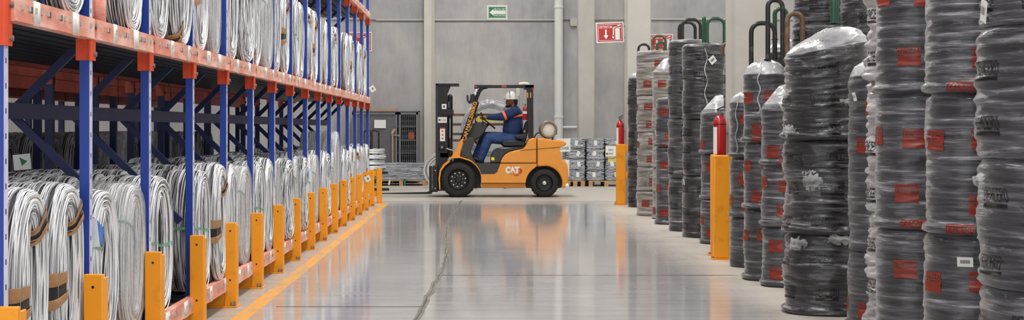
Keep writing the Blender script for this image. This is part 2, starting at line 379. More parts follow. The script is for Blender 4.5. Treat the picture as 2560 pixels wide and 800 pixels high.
# beams per bay
def beam_mesh(front=True, seed=0):
    q = random.Random(seed); mb = MB(); y0, y1 = .05, S - .002
    mb.box(0, .05, y0, y1, -.1, 0)
    if front:
        for y in np.arange(.14, S - .05, .085):
            if q.random() < .8: mb.box(.05, .056, y, y + .025, -.048, -.026, 1)
            if q.random() < .3: mb.box(.0501, .0512, y + .03, y + .06, -.052, -.026, 2)
        mb.box(.05, .053, y0, y1, -.098, -.092, 0)
    return mb
bm_f = []
for s in range(4):
    m_ = beam_mesh(True, s).mesh('beam', [MT['beam'], MT['stud'], MT['dark']]); m_.set_sharp_from_angle(angle=.6); bm_f.append(m_)
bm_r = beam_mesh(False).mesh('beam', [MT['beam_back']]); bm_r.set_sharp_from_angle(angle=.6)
tape_me = MB().box(0, .002, 0, .1, -.102, .001).mesh('tape', [MT['tape']])
peg_me = MB().tube([(0, 0, -.02), (0, 0, .07)], .006, 8).mesh('peg', [MT['blue']])
deck = MB()
for k in range(11):
    x = -.08 - k * .112; deck.box(x - .082, x, .0, S, -.075, -.04); deck.box(x - .05, x - .03, .0, S, -.04, -.025)
for y in (.08, .45, .82, 1.15): deck.box(-1.25, 0, y, y + .03, -.04, -.012)
deck_me = deck.mesh('deck', [MT['deckm']]); deck_me.set_sharp_from_angle(angle=.6)
mid_me = MB().box(0, .07, 0, S, -.09, 0).mesh('tie_beam', [MT['blue_dark']]); mid_me.set_sharp_from_angle(angle=.6)
q = random.Random(5)
for n in range(NB):
    for lv, z in enumerate((L0, L1, L2)):
        b = put('beam', bm_f[(n + lv) % 4], rack, (XF1 - .044 + .02, dn(n), z), rack)
        for f in (.27, .66) if (n + lv) % 3 else (.38, .8):
            t = put('tape', tape_me, b, (.0505, f * S + q.uniform(-.05, .05), 0), rack); t.scale = (1, q.uniform(.7, 1.2), 1)
        if lv < 2:
            for f in ((.22, .3, .6, .68) if lv else (.3, .62)): put('peg', peg_me, b, (-.05, f * S + q.uniform(-.03, .03), 0), rack)
        put('deck', deck_me, rack, (XF0 - .01, dn(n), z), rack)
        put('beam', bm_r, rack, (XRR + .03, dn(n), z), rack)
    put('tie_beam', mid_me, rack, (-2.66, dn(n), 1.455), rack)
st_me = MB().box(-.09, 0, 0, .06, 0, .15).box(-.06, -.04, -.03, 0, 0, .3).mesh('load_stop', [MT['beam']])
put('load_stop', st_me, rack, (-1.895, 7.24, 1.842), rack)
br = []
for z0 in (0, 1.43):
    br.append(MB().bar((-.75, 0, 1.40 + z0), (-.04, 0, 2.10 + z0), .03, .045).mesh('brace', [MT['blue_dark']]))
    br.append(MB().bar((-.75, 0, 1.40 + z0), (-.04, 0, .70 + z0), .03, .045).mesh('brace', [MT['blue_dark']]))
    br.append(MB().bar((-.75, 0, 1.40 + z0), (-1.26, 0, .9 + z0), .03, .045).mesh('brace', [MT['blue_dark']]))
for b_ in br: b_.set_sharp_from_angle(angle=.6)
for n in range(NB + 1):
    for k in ((0, 1) if n < 14 else (0,)) : put('brace', br[k], rack, (XF0, dn(n) + .03, 0), rack)
    if n > 5:
        for k in (3, 4): put('brace', br[k], rack, (XF0, dn(n) + .03, 0), rack)
# the next rack, back to back with the first
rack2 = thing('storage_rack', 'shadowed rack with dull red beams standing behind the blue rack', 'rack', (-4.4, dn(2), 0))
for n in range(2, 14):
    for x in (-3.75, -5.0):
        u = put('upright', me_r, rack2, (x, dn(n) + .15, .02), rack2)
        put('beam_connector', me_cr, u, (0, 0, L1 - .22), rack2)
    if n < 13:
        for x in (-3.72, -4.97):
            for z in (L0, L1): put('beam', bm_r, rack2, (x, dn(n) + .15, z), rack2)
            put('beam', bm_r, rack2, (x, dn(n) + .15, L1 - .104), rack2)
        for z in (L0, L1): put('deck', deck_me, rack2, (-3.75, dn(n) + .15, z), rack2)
# yellow upright guards standing on the floor
def guard_mb():
    g = MB(); g.box(0, .09, 0, .035, .012, .62, 0)
    g.box(0, .012, .03, .11, .012, .60); g.box(.078, .09, .03, .11, .012, .60)
    return g
pg = None
G_XL = -1.878
for n in range(NB + 1):
    label = 'yellow steel guard bolted to the floor before the %s blue rack upright' % ORD[n]
    loc = (G_XL, dn(n) - .12, 0)
    if pg is None:
        pg = thing('rack_guard', label, 'guard', loc, 'yellow guards along the rack')
        guard_mb().build('post', MT['yellow'], pg, bevel=.004)
        MB().prism([(.0, .012), (.0, .135), (-.03, .13), (-.17, .045), (-.17, .012)], .0, .035).build('gusset', MT['yellow'], pg)
        MB().box(-.17, .1, -.03, .13, 0, .012).build('base_plate', MT['yellow'], pg, bevel=.002)
        for x, z in ((.045, .2), (.045, .56)):
            MB().lathe([(.007, 0), (.007, .002)], (x, -.002, z), 'y', 10).build('bolt_hole', MT['ink'], pg)
        for x in (.06, .085):
            MB().lathe([(.009, .012), (.009, .03), (.004, .045)], (x, -.016, 0), 'z', 8).build('anchor_bolt', MT['steel'], pg)
        pass
    else:
        o = dup(pg, loc); o['label'] = label
# ------------------------------------------------------------------ wire coils
def section(W, T, n_corner=3, rc=.05):
    """closed outline of the coil's cross-section as (u along the axis, depth below the outer radius)"""
    pts = []
    for cx, cz, a0 in ((W / 2 - rc, rc, 90), (-W / 2 + rc, rc, 180), (-W / 2 + rc, T - rc, 270), (W / 2 - rc, T - rc, 0)):
        pass
    def arc(cx, cy, a0, a1):
        return [(cx + rc * math.cos(math.radians(a0 + (a1 - a0) * i / n_corner)), cy - rc * math.sin(math.radians(a0 + (a1 - a0) * i / n_corner))) for i in range(n_corner + 1)]
    pts += arc(W / 2 - rc, rc, 90, 0); pts += arc(W / 2 - rc, T - rc, 0, -90); pts += arc(-W / 2 + rc, T - rc, -90, -180); pts += arc(-W / 2 + rc, rc, 180, 90)
    return pts
def resample(pts, step):
    out = []
    n = len(pts); L = [math.dist(pts[i], pts[(i + 1) % n]) for i in range(n)]; tot = sum(L); k = int(tot / step)
    for j in range(k):
        s = tot * j / k; i = 0
        while s > L[i]: s -= L[i]; i += 1
        a, b = pts[i], pts[(i + 1) % n]; f = s / L[i] if L[i] else 0
        out.append((a[0] + (b[0] - a[0]) * f, a[1] + (b[1] - a[1]) * f))
    return out
def SE(v, e):
    return np.sign(v) * np.abs(v) ** e
def coil_parts(seed, W=.3, T=.26, az=.41, ay=.285, mess=1., wire=.0035, mat='wire', bands=(), wrap=False, sag=0.):
    q = random.Random(seed); NS = 40
    th = np.linspace(0, 2 * PI, NS, endpoint=False); ct, st = np.cos(th), np.sin(th)
    def place(u, dep):
        """arrays over th -> points; dep = depth below the outer surface"""
        rz = az - dep * .5; ry = ay - dep * .98
        return np.stack([u, ry * SE(st, .8), az + rz * SE(ct, .86)], 1)
    sec = section(W, T); mb = MB()
    def P3(u, d, t, o_=0.):
        return (u, (ay - d * .98 + o_) * float(SE(math.sin(t), .8)), az + (az - d * .5 + o_) * float(SE(math.cos(t), .86)))
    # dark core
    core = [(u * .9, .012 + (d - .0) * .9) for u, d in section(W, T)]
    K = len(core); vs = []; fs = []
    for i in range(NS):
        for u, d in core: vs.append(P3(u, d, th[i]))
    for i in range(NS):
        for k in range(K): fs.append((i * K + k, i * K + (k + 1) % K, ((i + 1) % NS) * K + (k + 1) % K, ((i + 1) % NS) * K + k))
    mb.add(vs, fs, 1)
    for u0, d0 in resample(sec, .0056):
        if d0 > T * .92 and q.random() < .6: continue
        outer = d0 < .03
        a = q.uniform(.004, .012) * mess; ph = q.uniform(0, 2 * PI); k2 = q.choice((1, 2, 3))
        u = u0 + a * np.sin(k2 * th + ph) + q.gauss(0, .0025) * mess
        lift = q.uniform(-.002, .008) * mess + (q.random() < .12) * q.uniform(0, .012) * mess
        dep = d0 - lift * (.5 + .5 * np.cos(th + q.uniform(-.6, .6))) + .002 * np.sin(3 * th + ph)
        C = place(u, dep); nrm = np.stack([np.zeros(NS), st * az, ct * ay], 1); nrm /= np.linalg.norm(nrm, axis=1)[:, None]
        ax = np.array([1., 0, 0]); V = []
        for i4 in range(4):
            c, s_ = math.cos(PI / 2 * i4), math.sin(PI / 2 * i4); V.append(C + wire * (nrm * c + ax * s_))
        V = np.stack(V, 1).reshape(-1, 3)
        F = [(i * 4 + k, ((i + 1) % NS) * 4 + k, ((i + 1) % NS) * 4 + (k + 1) % 4, i * 4 + (k + 1) % 4) for i in range(NS) for k in range(4)]
        mb.add(V.tolist(), F, 0)
    root = mb.build('wire_coil', [MT[mat], MT['dark']], sharp=False)
    for nm, t0, wd, m_, off in bands:
        b = MB(); loop = section(W + 2 * off, T + 2 * off, 3, .05 + off); K = len(loop); rows = []
        dth = wd / (.5 * (az + ay))
        for f, o_ in ((-.5, -.008), (-.47, .0), (0., .003), (.47, .0), (.5, -.008)):
            t = t0 + f * dth
            rows.append([P3(u * (1 + o_), d, t, off + o_) for u, d in loop])
        b.add([p for r_ in rows for p in r_], [(i * K + k, (i + 1) * K + k, (i + 1) * K + (k + 1) % K, i * K + (k + 1) % K) for i in range(4) for k in range(K)])
        b.build(nm, MT[m_], root, fix=True)
    if wrap:
        b = MB(); off = .014; loop = section(W + 2 * off, T + 2 * off, 4, .05 + off); K = len(loop); vs = []; N2 = 56
        for i in range(N2):
            t = 2 * PI * i / N2
            for k, (u, d) in enumerate(loop):
                e = .012 * mnoise.noise(Vector((u * 9 + seed, math.sin(t) * 5, math.cos(t) * 5))) + .006 * mnoise.noise(Vector((u * 30, t * 9, seed)))
                vs.append(P3(u * (1 + e), d, t, off + e))
        b.add(vs, [(i * K + k, ((i + 1) % N2) * K + k, ((i + 1) % N2) * K + (k + 1) % K, i * K + (k + 1) % K) for i in range(N2) for k in range(K)])
        b.build('film_wrap', MT['wrap'], root, fix=True, sharp=False)
    return root
FR = -PI / 2     # towards the camera
def br_band(t): return [('paper_band', t - .105, .036, 'brown', .017), ('paper_band', t + .105, .034, 'brown', .017), ('strap', t, .06, 'black', .012)]
def gr_band(t): return [('strap', t, .013, 'green_strap', .013)]
V = {
 'bare': coil_parts(1, .30, .26, .42, .285, 1.0),
 'brown': coil_parts(2, .30, .26, .425, .29, .9, bands=br_band(FR - .1) + br_band(FR + 2.4)),
 'green': coil_parts(3, .34, .26, .41, .29, 1.1, bands=gr_band(FR + .05) + gr_band(FR + PI)),
 'wrapped': coil_parts(4, .30, .26, .40, .28, .6, bands=gr_band(FR + .5), wrap=True),
 'wrappedtall': coil_parts(9, .46, .26, .53, .30, .6, wrap=True),
 'loose': coil_parts(5, .28, .25, .40, .28, 2.0, bands=gr_band(FR + .9)),
 'blue': coil_parts(6, .28, .26, .395, .28, .8, bands=[('blue_sleeve', FR + .55, .12, 'blue_film', .013)] + gr_band(FR + .3)),
 'dull': coil_parts(7, .32, .26, .42, .285, 1.2, mat='wire_dull'),
 'hooped': coil_parts(8, .26, .26, .42, .28, 1.0, bands=br_band(FR + .7) + br_band(FR - 1.1)),
 'tall': coil_parts(10, .34, .26, .53, .30, 1.2, mat='wire_dull'),
}
LOOK = {'bare': 'bare galvanised', 'brown': 'brown-banded', 'green': 'green-strapped', 'wrapped': 'film-wrapped', 'wrappedtall': 'tall film-wrapped', 'loose': 'loosely wound',
        'blue': 'blue-sleeved', 'dull': 'dull grey', 'hooped': 'twice brown-banded', 'tall': 'tall dull grey'}
tg = MB(); tg.bar((.13, -.22, .66), (.15, -.235, .52), .004, .07, (0, 1, 0)); tg.build('paper_tag', MT['white'], V['blue'])
used = set(); ncoil = 0
def coil(kind, x, y, z, label, group, rz=0.):
    global ncoil
    o = V[kind]
    if kind in used: o = dup(o, (x, y, z), rz)
    else: used.add(kind); o.location = (x, y, z); o.rotation_euler = (0, 0, rz)
    tag(o, label, 'wire coil', group); ncoil += 1; return o
WID = {'bare': .30, 'brown': .30, 'green': .34, 'wrapped': .33, 'wrappedtall': .49, 'loose': .28, 'blue': .28, 'dull': .32, 'hooped': .26, 'tall': .34}
qc = random.Random(11)
front_low = {(0, 0): 'brown', (0, 1): 'brown', (1, 0): 'blue', (1, 1): 'wrapped', (2, 0): 'green', (3, 0): 'green', (3, 1): 'brown', (4, 0): 'bare', (4, 1): 'wrapped',
             (5, 0): 'green', (5, 1): 'bare', (6, 0): 'wrapped', (6, 1): 'loose', (7, 0): 'wrapped', (7, 1): 'loose', (8, 0): 'blue', (8, 1): 'wrapped', (9, 0): 'bare', (9, 1): 'loose',
             (10, 0): 'wrapped', (10, 1): 'wrappedtall', (11, 0): 'bare', (11, 1): 'loose', (12, 0): 'brown', (12, 1): 'wrapped', (13, 0): 'hooped', (13, 1): 'bare', (14, 0): 'wrapped', (14, 1): 'brown'}
kinds = ['bare', 'green', 'wrapped', 'loose', 'dull', 'bare', 'brown']
for n in range(NB):
    for h in range(2):
        half = ('near', 'far')[h]; y = dn(n) + .37 + h * .59
        # lower shelf: rows behind one another
        xf = -1.875
        for row in range(4 if n < 9 else 3):
            if row == 0:
                k = front_low.get((n, h))
                if not k: xf -= .36; continue
                xx = xf - WID[k] / 2 + qc.uniform(-.03, .01)
            else:
                k = qc.choice(['bare', 'green', 'bare', 'dull', 'loose'] if row < 3 else ['dull', 'bare', 'wrapped'])
                if n in (4, 5, 7) and row > 0 and h == 0: k = 'wrapped'
                xx = xf - WID[k] / 2 - .015
            xf = xx - WID[k] / 2
            if xf < -3.12: break
            coil(k, xx, y + qc.uniform(-.015, .015), L0 - .012, '%s wire coil, lower shelf, %s row, %s half of %s rack bay' % (LOOK[k], ('front', 'second', 'third', 'fourth')[row], half, ORD[n]),
                 'wire coils on the lower shelf', qc.uniform(-.05, .05) if row == 0 else 0)
        xf = -1.875
        for row in range(2 if n < 8 else 3):
            k = qc.choice(kinds) if row else ['wrapped', 'bare', 'brown', 'green', 'bare', 'hooped', 'brown', 'wrapped', 'bare', 'loose', 'hooped'][(n * 2 + h) % 11]
            if row == 0 and n == 1 and h == 0: k = 'brown'
            xx = xf - WID[k] / 2 - .015 + (qc.uniform(-.03, .015) if row == 0 else 0)
            if row == 0 and (n, h) == (1, 0): xx -= .12
            xf = xx - WID[k] / 2
            coil(k, xx, y + qc.uniform(-.015, .015), L1 - .012, '%s wire coil, upper shelf, %s row, %s half of %s rack bay' % (LOOK[k], ('front', 'second', 'third')[row], half, ORD[n]),
                 'wire coils on the upper shelf', qc.uniform(-.05, .05) if row == 0 else 0)
# coils of the rack behind, lower shelf
for n in range(2, 12):
    for h in range(2):
        for row in range(2):
            k = qc.choice(['tall', 'tall', 'tall', 'wrappedtall'])
            coil(k, -4.02 - row * .52, dn(n) + .5 + h * .59, L0 - .012, '%s wire coil, rear rack, %s row, %s half of its %s bay' % (LOOK[k], ('front', 'second')[row], ('near', 'far')[h], ORD[n - 2]), 'wire coils in the rear rack')
# ------------------------------------------------------------------ film-wrapped stacks on the right
GL = {'D': ['11110', '10001', '10001', '10001', '10001', '10001', '11110'], 'E': ['11111', '10000', '10000', '11110', '10000', '10000', '11111'],
      'A': ['01110', '10001', '10001', '11111', '10001', '10001', '10001'], 'C': ['01111', '10000', '10000', '10000', '10000', '10000', '01111'],
      'R': ['11110', '10001', '10001', '11110', '10100', '10010', '10001'], 'O': ['01110', '10001', '10001', '10001', '10001', '10001', '01110']}
def bitmap(word):
    rows = [''] * 7
    for c in word:
        for i in range(7): rows[i] += GL[c][i] + '0'
    return [r[:-1] for r in rows]
WORD = bitmap('DEACERO')
def red_block(hh):
    """a solid printed block with the name left out of the ink, in hh rows of 0/1"""
    W_ = len(WORD[0]) + 4; out = ['1' * W_] * 2
    out += ['11' + ''.join('0' if c == '1' else '1' for c in r) + '11' for r in WORD]
    out += ['1' * W_] * 2
    while len(out) < hh: out += ['1' * W_]
    return out
RED = red_block(20); REDTHIN = red_block(11)
BLACK = [r for r in WORD] + ['0' * len(WORD[0])] + ['1' * len(WORD[0])] * 2
class Pack:
    def __init__(s, z0, h, R_, seed, amp=1., dome='flat', lip=True, tilt=0.):
        s.z0, s.h, s.R, s.seed, s.amp, s.dome, s.lip, s.tilt = z0, h, R_, seed, amp, dome, lip, tilt
        s.dh = {'flat': .05, 'dome': min(.16, h * .3), 'cone': min(.2, h * .34)}[dome]
    def rad(s, t, z):
        """radius at angle t and height z over the pack's foot"""
        x, y = math.cos(t), math.sin(t); q = s.seed * 3.7
        a = mnoise.noise(Vector((x * .9 + q, y * .9, z * 38 + .8 * math.sin(t * 2 + q))))
        b = mnoise.noise(Vector((x * 3 + q, y * 3 + 5, z * 75)))
        c = mnoise.noise(Vector((x * 1.1, y * 1.1 + q, z * 5 + 9)))
        e = s.amp * (.0075 * a + .0042 * b + .012 * c)
        r = s.R - .012 + e
        if s.lip and z < .05: r += .022 * math.sqrt(max(0, 1 - ((z - .026) / .026) ** 2)) if z < .052 else 0
        if z < .006: r -= .01
        top = s.h - s.dh
        if z > top:
            f = min(1, (z - top) / s.dh)
            if s.dome == 'flat': r *= math.sqrt(max(0, 1 - f ** 2.5 * .2))
            elif s.dome == 'dome': r *= max(.35, math.sqrt(max(0.0, 1 - (f * .94) ** 2.2)))
            else: r *= (1 - .72 * f ** 1.15)
        return r
    def pt(s, t, z, off=0.):
        r = s.rad(t, z) + off
        k = max(0., z / s.h); zz = z + s.tilt * math.cos(t) * (r / s.R) * k ** 3
        return (r * math.cos(t), r * math.sin(t), zz)
def pack_obj(P, x, y, mat, label, group, prints, name='wrapped_wire_pack', nt=84):
    o_ = MB(); dz = .0105; nz = max(8, int(P.h / dz)); zs = [P.h * i / nz for i in range(nz + 1)]; vs = []
    for z in zs:
        for i in range(nt): vs.append(P.pt(2 * PI * i / nt, z))
    fs = [(k * nt + i, k * nt + (i + 1) % nt, (k + 1) * nt + (i + 1) % nt, (k + 1) * nt + i) for k in range(nz) for i in range(nt)]
    top0 = nz * nt; b0 = len(vs)
    # closing rings at the top, puckered film
    rings = 5; rt = P.rad(0, P.h)
    for j in range(1, rings + 1):
        f = 1 - j / (rings + .3)
        for i in range(nt):
            t = 2 * PI * i / nt; v = P.pt(t, P.h); w = .008 * P.amp * mnoise.noise(Vector((math.cos(t) * 5 + P.seed, math.sin(t) * 5, f * 6)))
            vs.append((v[0] * f, v[1] * f, v[2] - (v[2] - P.h) * (1 - f) + w + .018 * (1 - f)))
    rows = [top0] + [b0 + j * nt for j in range(rings)]
    for a, b in zip(rows[:-1], rows[1:]): fs += [(a + i, a + (i + 1) % nt, b + (i + 1) % nt, b + i) for i in range(nt)]
    nside = nz * nt; fs += [tuple(rows[-1] + i for i in range(nt)), tuple(reversed(range(nt)))]
    o_.add(vs, fs)
    for k in range(len(o_.mi)):
        if k >= nside or (P.dome != 'flat' and k // nt >= int((P.h - P.dh * .75) / dz)): o_.mi[k] = 1
    o_.mi[-1] = 0
    o = o_.build(name, [MT[mat], MT['film_top']], sharp=False); o.location = (x, y, P.z0); tag(o, label, 'wire pack', group)
    for kind, t0, z0, wd, ht in prints:
        bm_ = {'red': RED, 'redthin': REDTHIN, 'black': BLACK}[kind]; H = len(bm_); W_ = len(bm_[0]); b = MB(); ids = {}; vv = []; ff = []
        wob = [mnoise.noise(Vector((j * .21, P.seed + z0 * 9, t0))) * .012 for j in range(H + 1)]
        def vid(i, j):
            if (i, j) not in ids:
                z = z0 + ht * (H - j) / H; t = t0 + (i / W_ - .5) * wd / P.R + wob[j]; z = min(max(z, .002), P.h)
                ids[(i, j)] = len(vv); vv.append(P.pt(t, z, .0022))
            return ids[(i, j)]
        for j in range(H):
            for i in range(W_):
                if bm_[j][i] == '1': ff.append((vid(i, j + 1), vid(i + 1, j + 1), vid(i + 1, j), vid(i, j)))
        b.add(vv, ff); b.build('printed_mark', MT['print_red' if kind[0] == 'r' else 'print_black'], o, sharp=False)
    return o
def paper_tag(o, P, t, z, w, h, rot=.0, ink=True):
    b = MB(); n = 4; c = Vector(P.pt(t, z, .006)); nr = Vector((math.cos(t), math.sin(t), 0)); u = Vector((-math.sin(t), math.cos(t), 0)); k = Vector((0, 0, 1))
    u2 = u * math.cos(rot) + k * math.sin(rot); k2 = -u * math.sin(rot) + k * math.cos(rot); vs = []
    for j in range(n + 1):
        for i in range(n + 1):
            a, e = i / n - .5, j / n - .5; vs.append(c + u2 * a * w + k2 * e * h + nr * (.006 + .01 * a * a + .012 * (e + .5)))
    b.add(vs, [(j * (n + 1) + i, j * (n + 1) + i + 1, (j + 1) * (n + 1) + i + 1, (j + 1) * (n + 1) + i) for j in range(n) for i in range(n)])
    if ink:
        for i in range(9):
            x = -.3 + i * .07; q0 = c + nr * .012
            b.add([q0 + u2 * (x + dx) * w + k2 * dy * h + nr * (.001 + .012 * (dy + .5)) for dx, dy in ((0, -.15), (.035, -.15), (.035, .2), (0, .2))], [(0, 1, 2, 3)], 1)
    b.build('paper_tag', [MT['white'], MT['ink']], o, sharp=False)
def film_tail(o, P, t, z, w, h, seed):
    """a torn flap of loose film"""
    b = MB(); n = 16; vs = []
    for j in range(n + 1):
        for i in range(n + 1):
            a, e = i / n - .5, j / n
            tt = t + a * w / P.R * (1 - .4 * e); zz = z - e * h; bul = .05 * math.sin(PI * min(1, e * 1.1)) + .02 * e
            p = P.pt(tt, max(zz, .01), .012 + bul * (1 - abs(a)) + .016 * mnoise.noise(Vector((i * .4 + seed, j * .4, 3)))); vs.append((p[0], p[1], zz + .02 * mnoise.noise(Vector((i * .5, j * .3 + seed, 7)))))
    keep = [(j, i) for j in range(n) for i in range(n) if math.hypot((i + .5) / n - .5, ((j + .5) / n - .45) * 1.1) < .36 + .22 * mnoise.noise(Vector((i * .8 + seed * 3, j * .8, 1)))]
    b.add(vs, [(j * (n + 1) + i, j * (n + 1) + i + 1, (j + 1) * (n + 1) + i + 1, (j + 1) * (n + 1) + i) for j, i in keep])
    b.build('loose_film', MT['wrap'], o, sharp=False)
def white_cord(o, P, t, z0, z1):
    pts = [P.pt(t + .06 * math.sin(k * .7), z0 + (z1 - z0) * k / 24, .004) for k in range(25)]
    MB().tube(pts, .006, 6).build('white_cord', MT['film_top'], o)
def stack(xl, d, R_, zs, mat, style, top='flat', names='', amp=1., lips=True, tilt=0., seed=0, where='', prints_z=None):
    """xl: left outline in the photo (px); d: distance of the axis; zs: joints from the floor up"""
    X = (xl - VX) / FPX * d + R_; q = random.Random(seed); out = []
    n = len(zs) - 1
    lev = {1: [''], 2: ['bottom', 'top'], 3: ['bottom', 'middle', 'top'], 4: ['bottom', 'second lowest', 'second highest', 'top'], 5: ['bottom', 'second lowest', 'middle', 'second highest', 'top']}[n]
    cam_t = math.atan2(-d, -X)            # the side turned to the camera
    for k in range(n):
        h = zs[k + 1] - zs[k] - .004; P = Pack(zs[k] + (.003 if k == 0 else .004), h, R_ * q.uniform(.97, 1.01), seed * 10 + k, amp, top if k == n - 1 else 'flat', lips and q.random() < .85, tilt if k == n - 1 else 0)
        pr = []
        if style == 'red':
            nr = max(1, round(h / .32))
            for j in range(nr):
                z = (j + .5) / nr * (h - P.dh) - .05 + q.uniform(-.03, .03); t = cam_t + q.uniform(-.55, .35)
                pr.append(('red', t, max(.06, z), .135, .1))
                if q.random() < .45: pr.append(('red', t + 1.25, max(.06, z + q.uniform(-.05, .05)), .135, .1))
                if q.random() < .3: pr.append(('red', t - 1.2, max(.06, z + q.uniform(-.05, .05)), .135, .1))
            if P.lip and q.random() < .6: pr.append(('redthin', cam_t + q.uniform(-.3, .4), .004, .14, .048))
        elif style == 'black':
            nr = max(1, round(h / .23))
            for j in range(nr):
                z = (j + .5) / nr * (h - P.dh) - .05 + q.uniform(-.03, .03); t = cam_t + q.uniform(-.2, .3)
                pr.append(('black', t, max(.03, z), .17, .085))
                if q.random() < .8: pr.append(('black', t - 1.15, max(.03, z), .17, .085))
        lab = '%s %s-printed %s wrapped pack, %s' % (lev[k], style, {'film': 'grey', 'film_dark': 'dark', 'film_beige': 'beige', 'film_white': 'whitish'}[mat], where)
        o = pack_obj(P, X, d, mat, lab.strip(), 'wrapped wire packs in stacks', pr); out.append((o, P))
    return X, out
def zy(y, d): return EYE + (VY - y) * d / FPX
def joints(ys, dnear): return [0.] + [zy(y, dnear) for y in ys]
STK = {}
def ST(key, xl, yb, R_, ys, mat, style, where, **kw):
    dn_ = EYE * FPX / (yb - VY); STK[key] = (stack(xl, dn_ + R_, R_, joints(ys, dn_), mat, style, where=where, seed=len(STK) + 1, **kw), dn_ + R_)
    return STK[key]
ST('s1', 1567, 519, .24, [385, 178], 'film_dark', 'black', 'stack beside the far concrete column', lips=False, top='dome')
ST('s2', 1590, 541, .27, [478, 418, 330, 238, 126], 'film_beige', 'red', 'beige stack of five near the far column', amp=1.5, lips=False)
ST('s3', 1629, 549, .25, [420, 330, 145], 'film_beige', 'red', 'stack half hidden behind the beige stack', top='cone')
ST('s4', 1637, 562, .20, [368, 245], 'film', 'red', 'low two-pack stack before the brown tubes')
ST('s5', 1669, 580, .27, [445, 296, 98], 'film', 'black', 'stack behind the hanging square tag', lips=False, amp=1.3)
ST('s6', 1704, 596, .27, [440, 298, 108], 'film_dark', 'black', 'stack with the hanging square tag', lips=False, amp=1.1)
ST('s7', 1749, 612, .24, [500, 386, 240], 'film', 'red', 'stack just beyond the near fire extinguisher', top='cone')
ST('s8', 1821, 671, .22, [546, 396, 225], 'film', 'red', 'stack just before the near fire extinguisher', top='dome')
ST('s9', 1856, 704, .20, [525, 358, 148], 'film', 'red', 'stack under the two tall dark hoops', top='dome')
ST('s10', 1902, 720, .20, [570, 415, 215], 'film', 'red', 'stack left of the torn dark stack', top='cone')
ST('s11', 1957, 793, .31, [588, 350, 72], 'film_dark', 'black', 'wide stack with torn shiny film', lips=True, top='dome', amp=2.2, tilt=.1)
def ST2(key, xl, d, R_, zs, mat, style, where, **kw):
    STK[key] = (stack(xl, d, R_, zs, mat, style, where=where, seed=len(STK) + 1, **kw), d); return STK[key]
ST2('s12', 2117, 9.5, .22, [0, .51, 1.77], 'film', 'red', 'stack right of the torn dark stack', top='dome')
ST2('s13', 2166, 8.85, .22, [0, .8, 1.6, 2.4], 'film_white', 'black', 'thin crumpled stack between two red-printed ones', amp=3.2, lips=False)
ST2('s14', 2184, 8.1, .24, [0, .755, 1.5, 2.25], 'film', 'red', 'stack left of the barcode label')
ST2('s15', 2311, 7.25, .24, [0, .785, 1.485, 2.2], 'film', 'red', 'stack with the barcode label')
ST2('s16', 2446, 6.3, .30, [0, .62, 1.18, 1.75, 2.3], 'film', 'black', 'closest stack at the picture edge', amp=1.7, lips=False)
ST2('b1', 1980, 12.8, .27, [0, .8, 1.62, 2.75], 'film_dark', 'black', 'stack behind the torn dark stack', lips=False)
ST2('b2', 2099, 11.9, .27, [0, .8, 1.6, 2.6], 'film_dark', 'black', 'stack behind the green post', lips=False)
ST2('b3', 1909, 13.7, .22, [0, .8, 1.5, 2.15], 'film_dark', 'black', 'stack behind the two tall dark hoops', top='dome', lips=False)
ST2('b4', 1806, 15.75, .2, [0, .75, 1.5, 2.12], 'film', 'black', 'stack behind the near concrete column', top='dome', lips=False)
def tagon(key, lv, px, py, w, h, rot=0, ink=True):
    (X, packs), d = STK[key]; o, P = packs[lv]; v = at(px, py, d - P.R * .8)
    # angle on the drum that shows at this column of the photo
    u = (px - VX) / FPX; best = min((k * .01 for k in range(-314, 314)), key=lambda t: abs((X + P.R * math.cos(t)) / (d + P.R * math.sin(t)) - u) + (10 if math.cos(t) * X + math.sin(t) * d > 0 else 0))
    dd = d + P.R * math.sin(best); paper_tag(o, P, best, zy(py, dd) - P.z0, w, h, rot, ink)
tagon('s6', 2, 1781, 150, .085, .085, .7); tagon('s15', 0, 2413, 655, .075, .048, 0); tagon('s12', 1, 2138, 242, .03, .055, .12); tagon('s11', 1, 2122, 250, .05, .11, .08)
tagon('s16', 3, 2458, 28, .06, .1, -.4); tagon('s4', 1, 1640, 330, .02, .06, 0, False); tagon('s6', 0, 1712, 455, .02, .07, 0, False)
for key, lv, px, z0, z1 in (('s8', 2, 1840, .05, .6), ('s9', 2, 1897, .25, .75), ('s6', 2, 1765, .1, .85), ('s2', 1, 1620, .0, .36)):
    (X, packs), d = STK[key]; o, P = packs[lv]; u = (px - VX) / FPX
    t = min((k * .01 for k in range(-314, 314)), key=lambda t: abs((X + P.R * math.cos(t)) / (d + P.R * math.sin(t)) - u) + (10 if math.cos(t) * X + math.sin(t) * d > 0 else 0))
    white_cord(o, P, t, z0, min(z1, P.h - .02))
(X, packs), d = STK['s11']
ct = math.atan2(-d, -X)
film_tail(packs[2][0], packs[2][1], ct - .85, .12, .16, .12, 1); film_tail(packs[1][0], packs[1][1], ct - .3, .46, .2, .2, 4)
film_tail(packs[0][0], packs[0][1], ct - .6, .56, .22, .13, 6); film_tail(packs[2][0], packs[2][1], ct + .5, .3, .22, .08, 3)
film_tail(packs[0][0], packs[0][1], ct + .3, .58, .3, .1, 12); film_tail(packs[1][0], packs[1][1], ct + .6, .3, .2, .1, 15)
(X, packs), d = STK['s16']; film_tail(packs[1][0], packs[1][1], math.atan2(-d, -X) - 1.0, .5, .12, .09, 9)
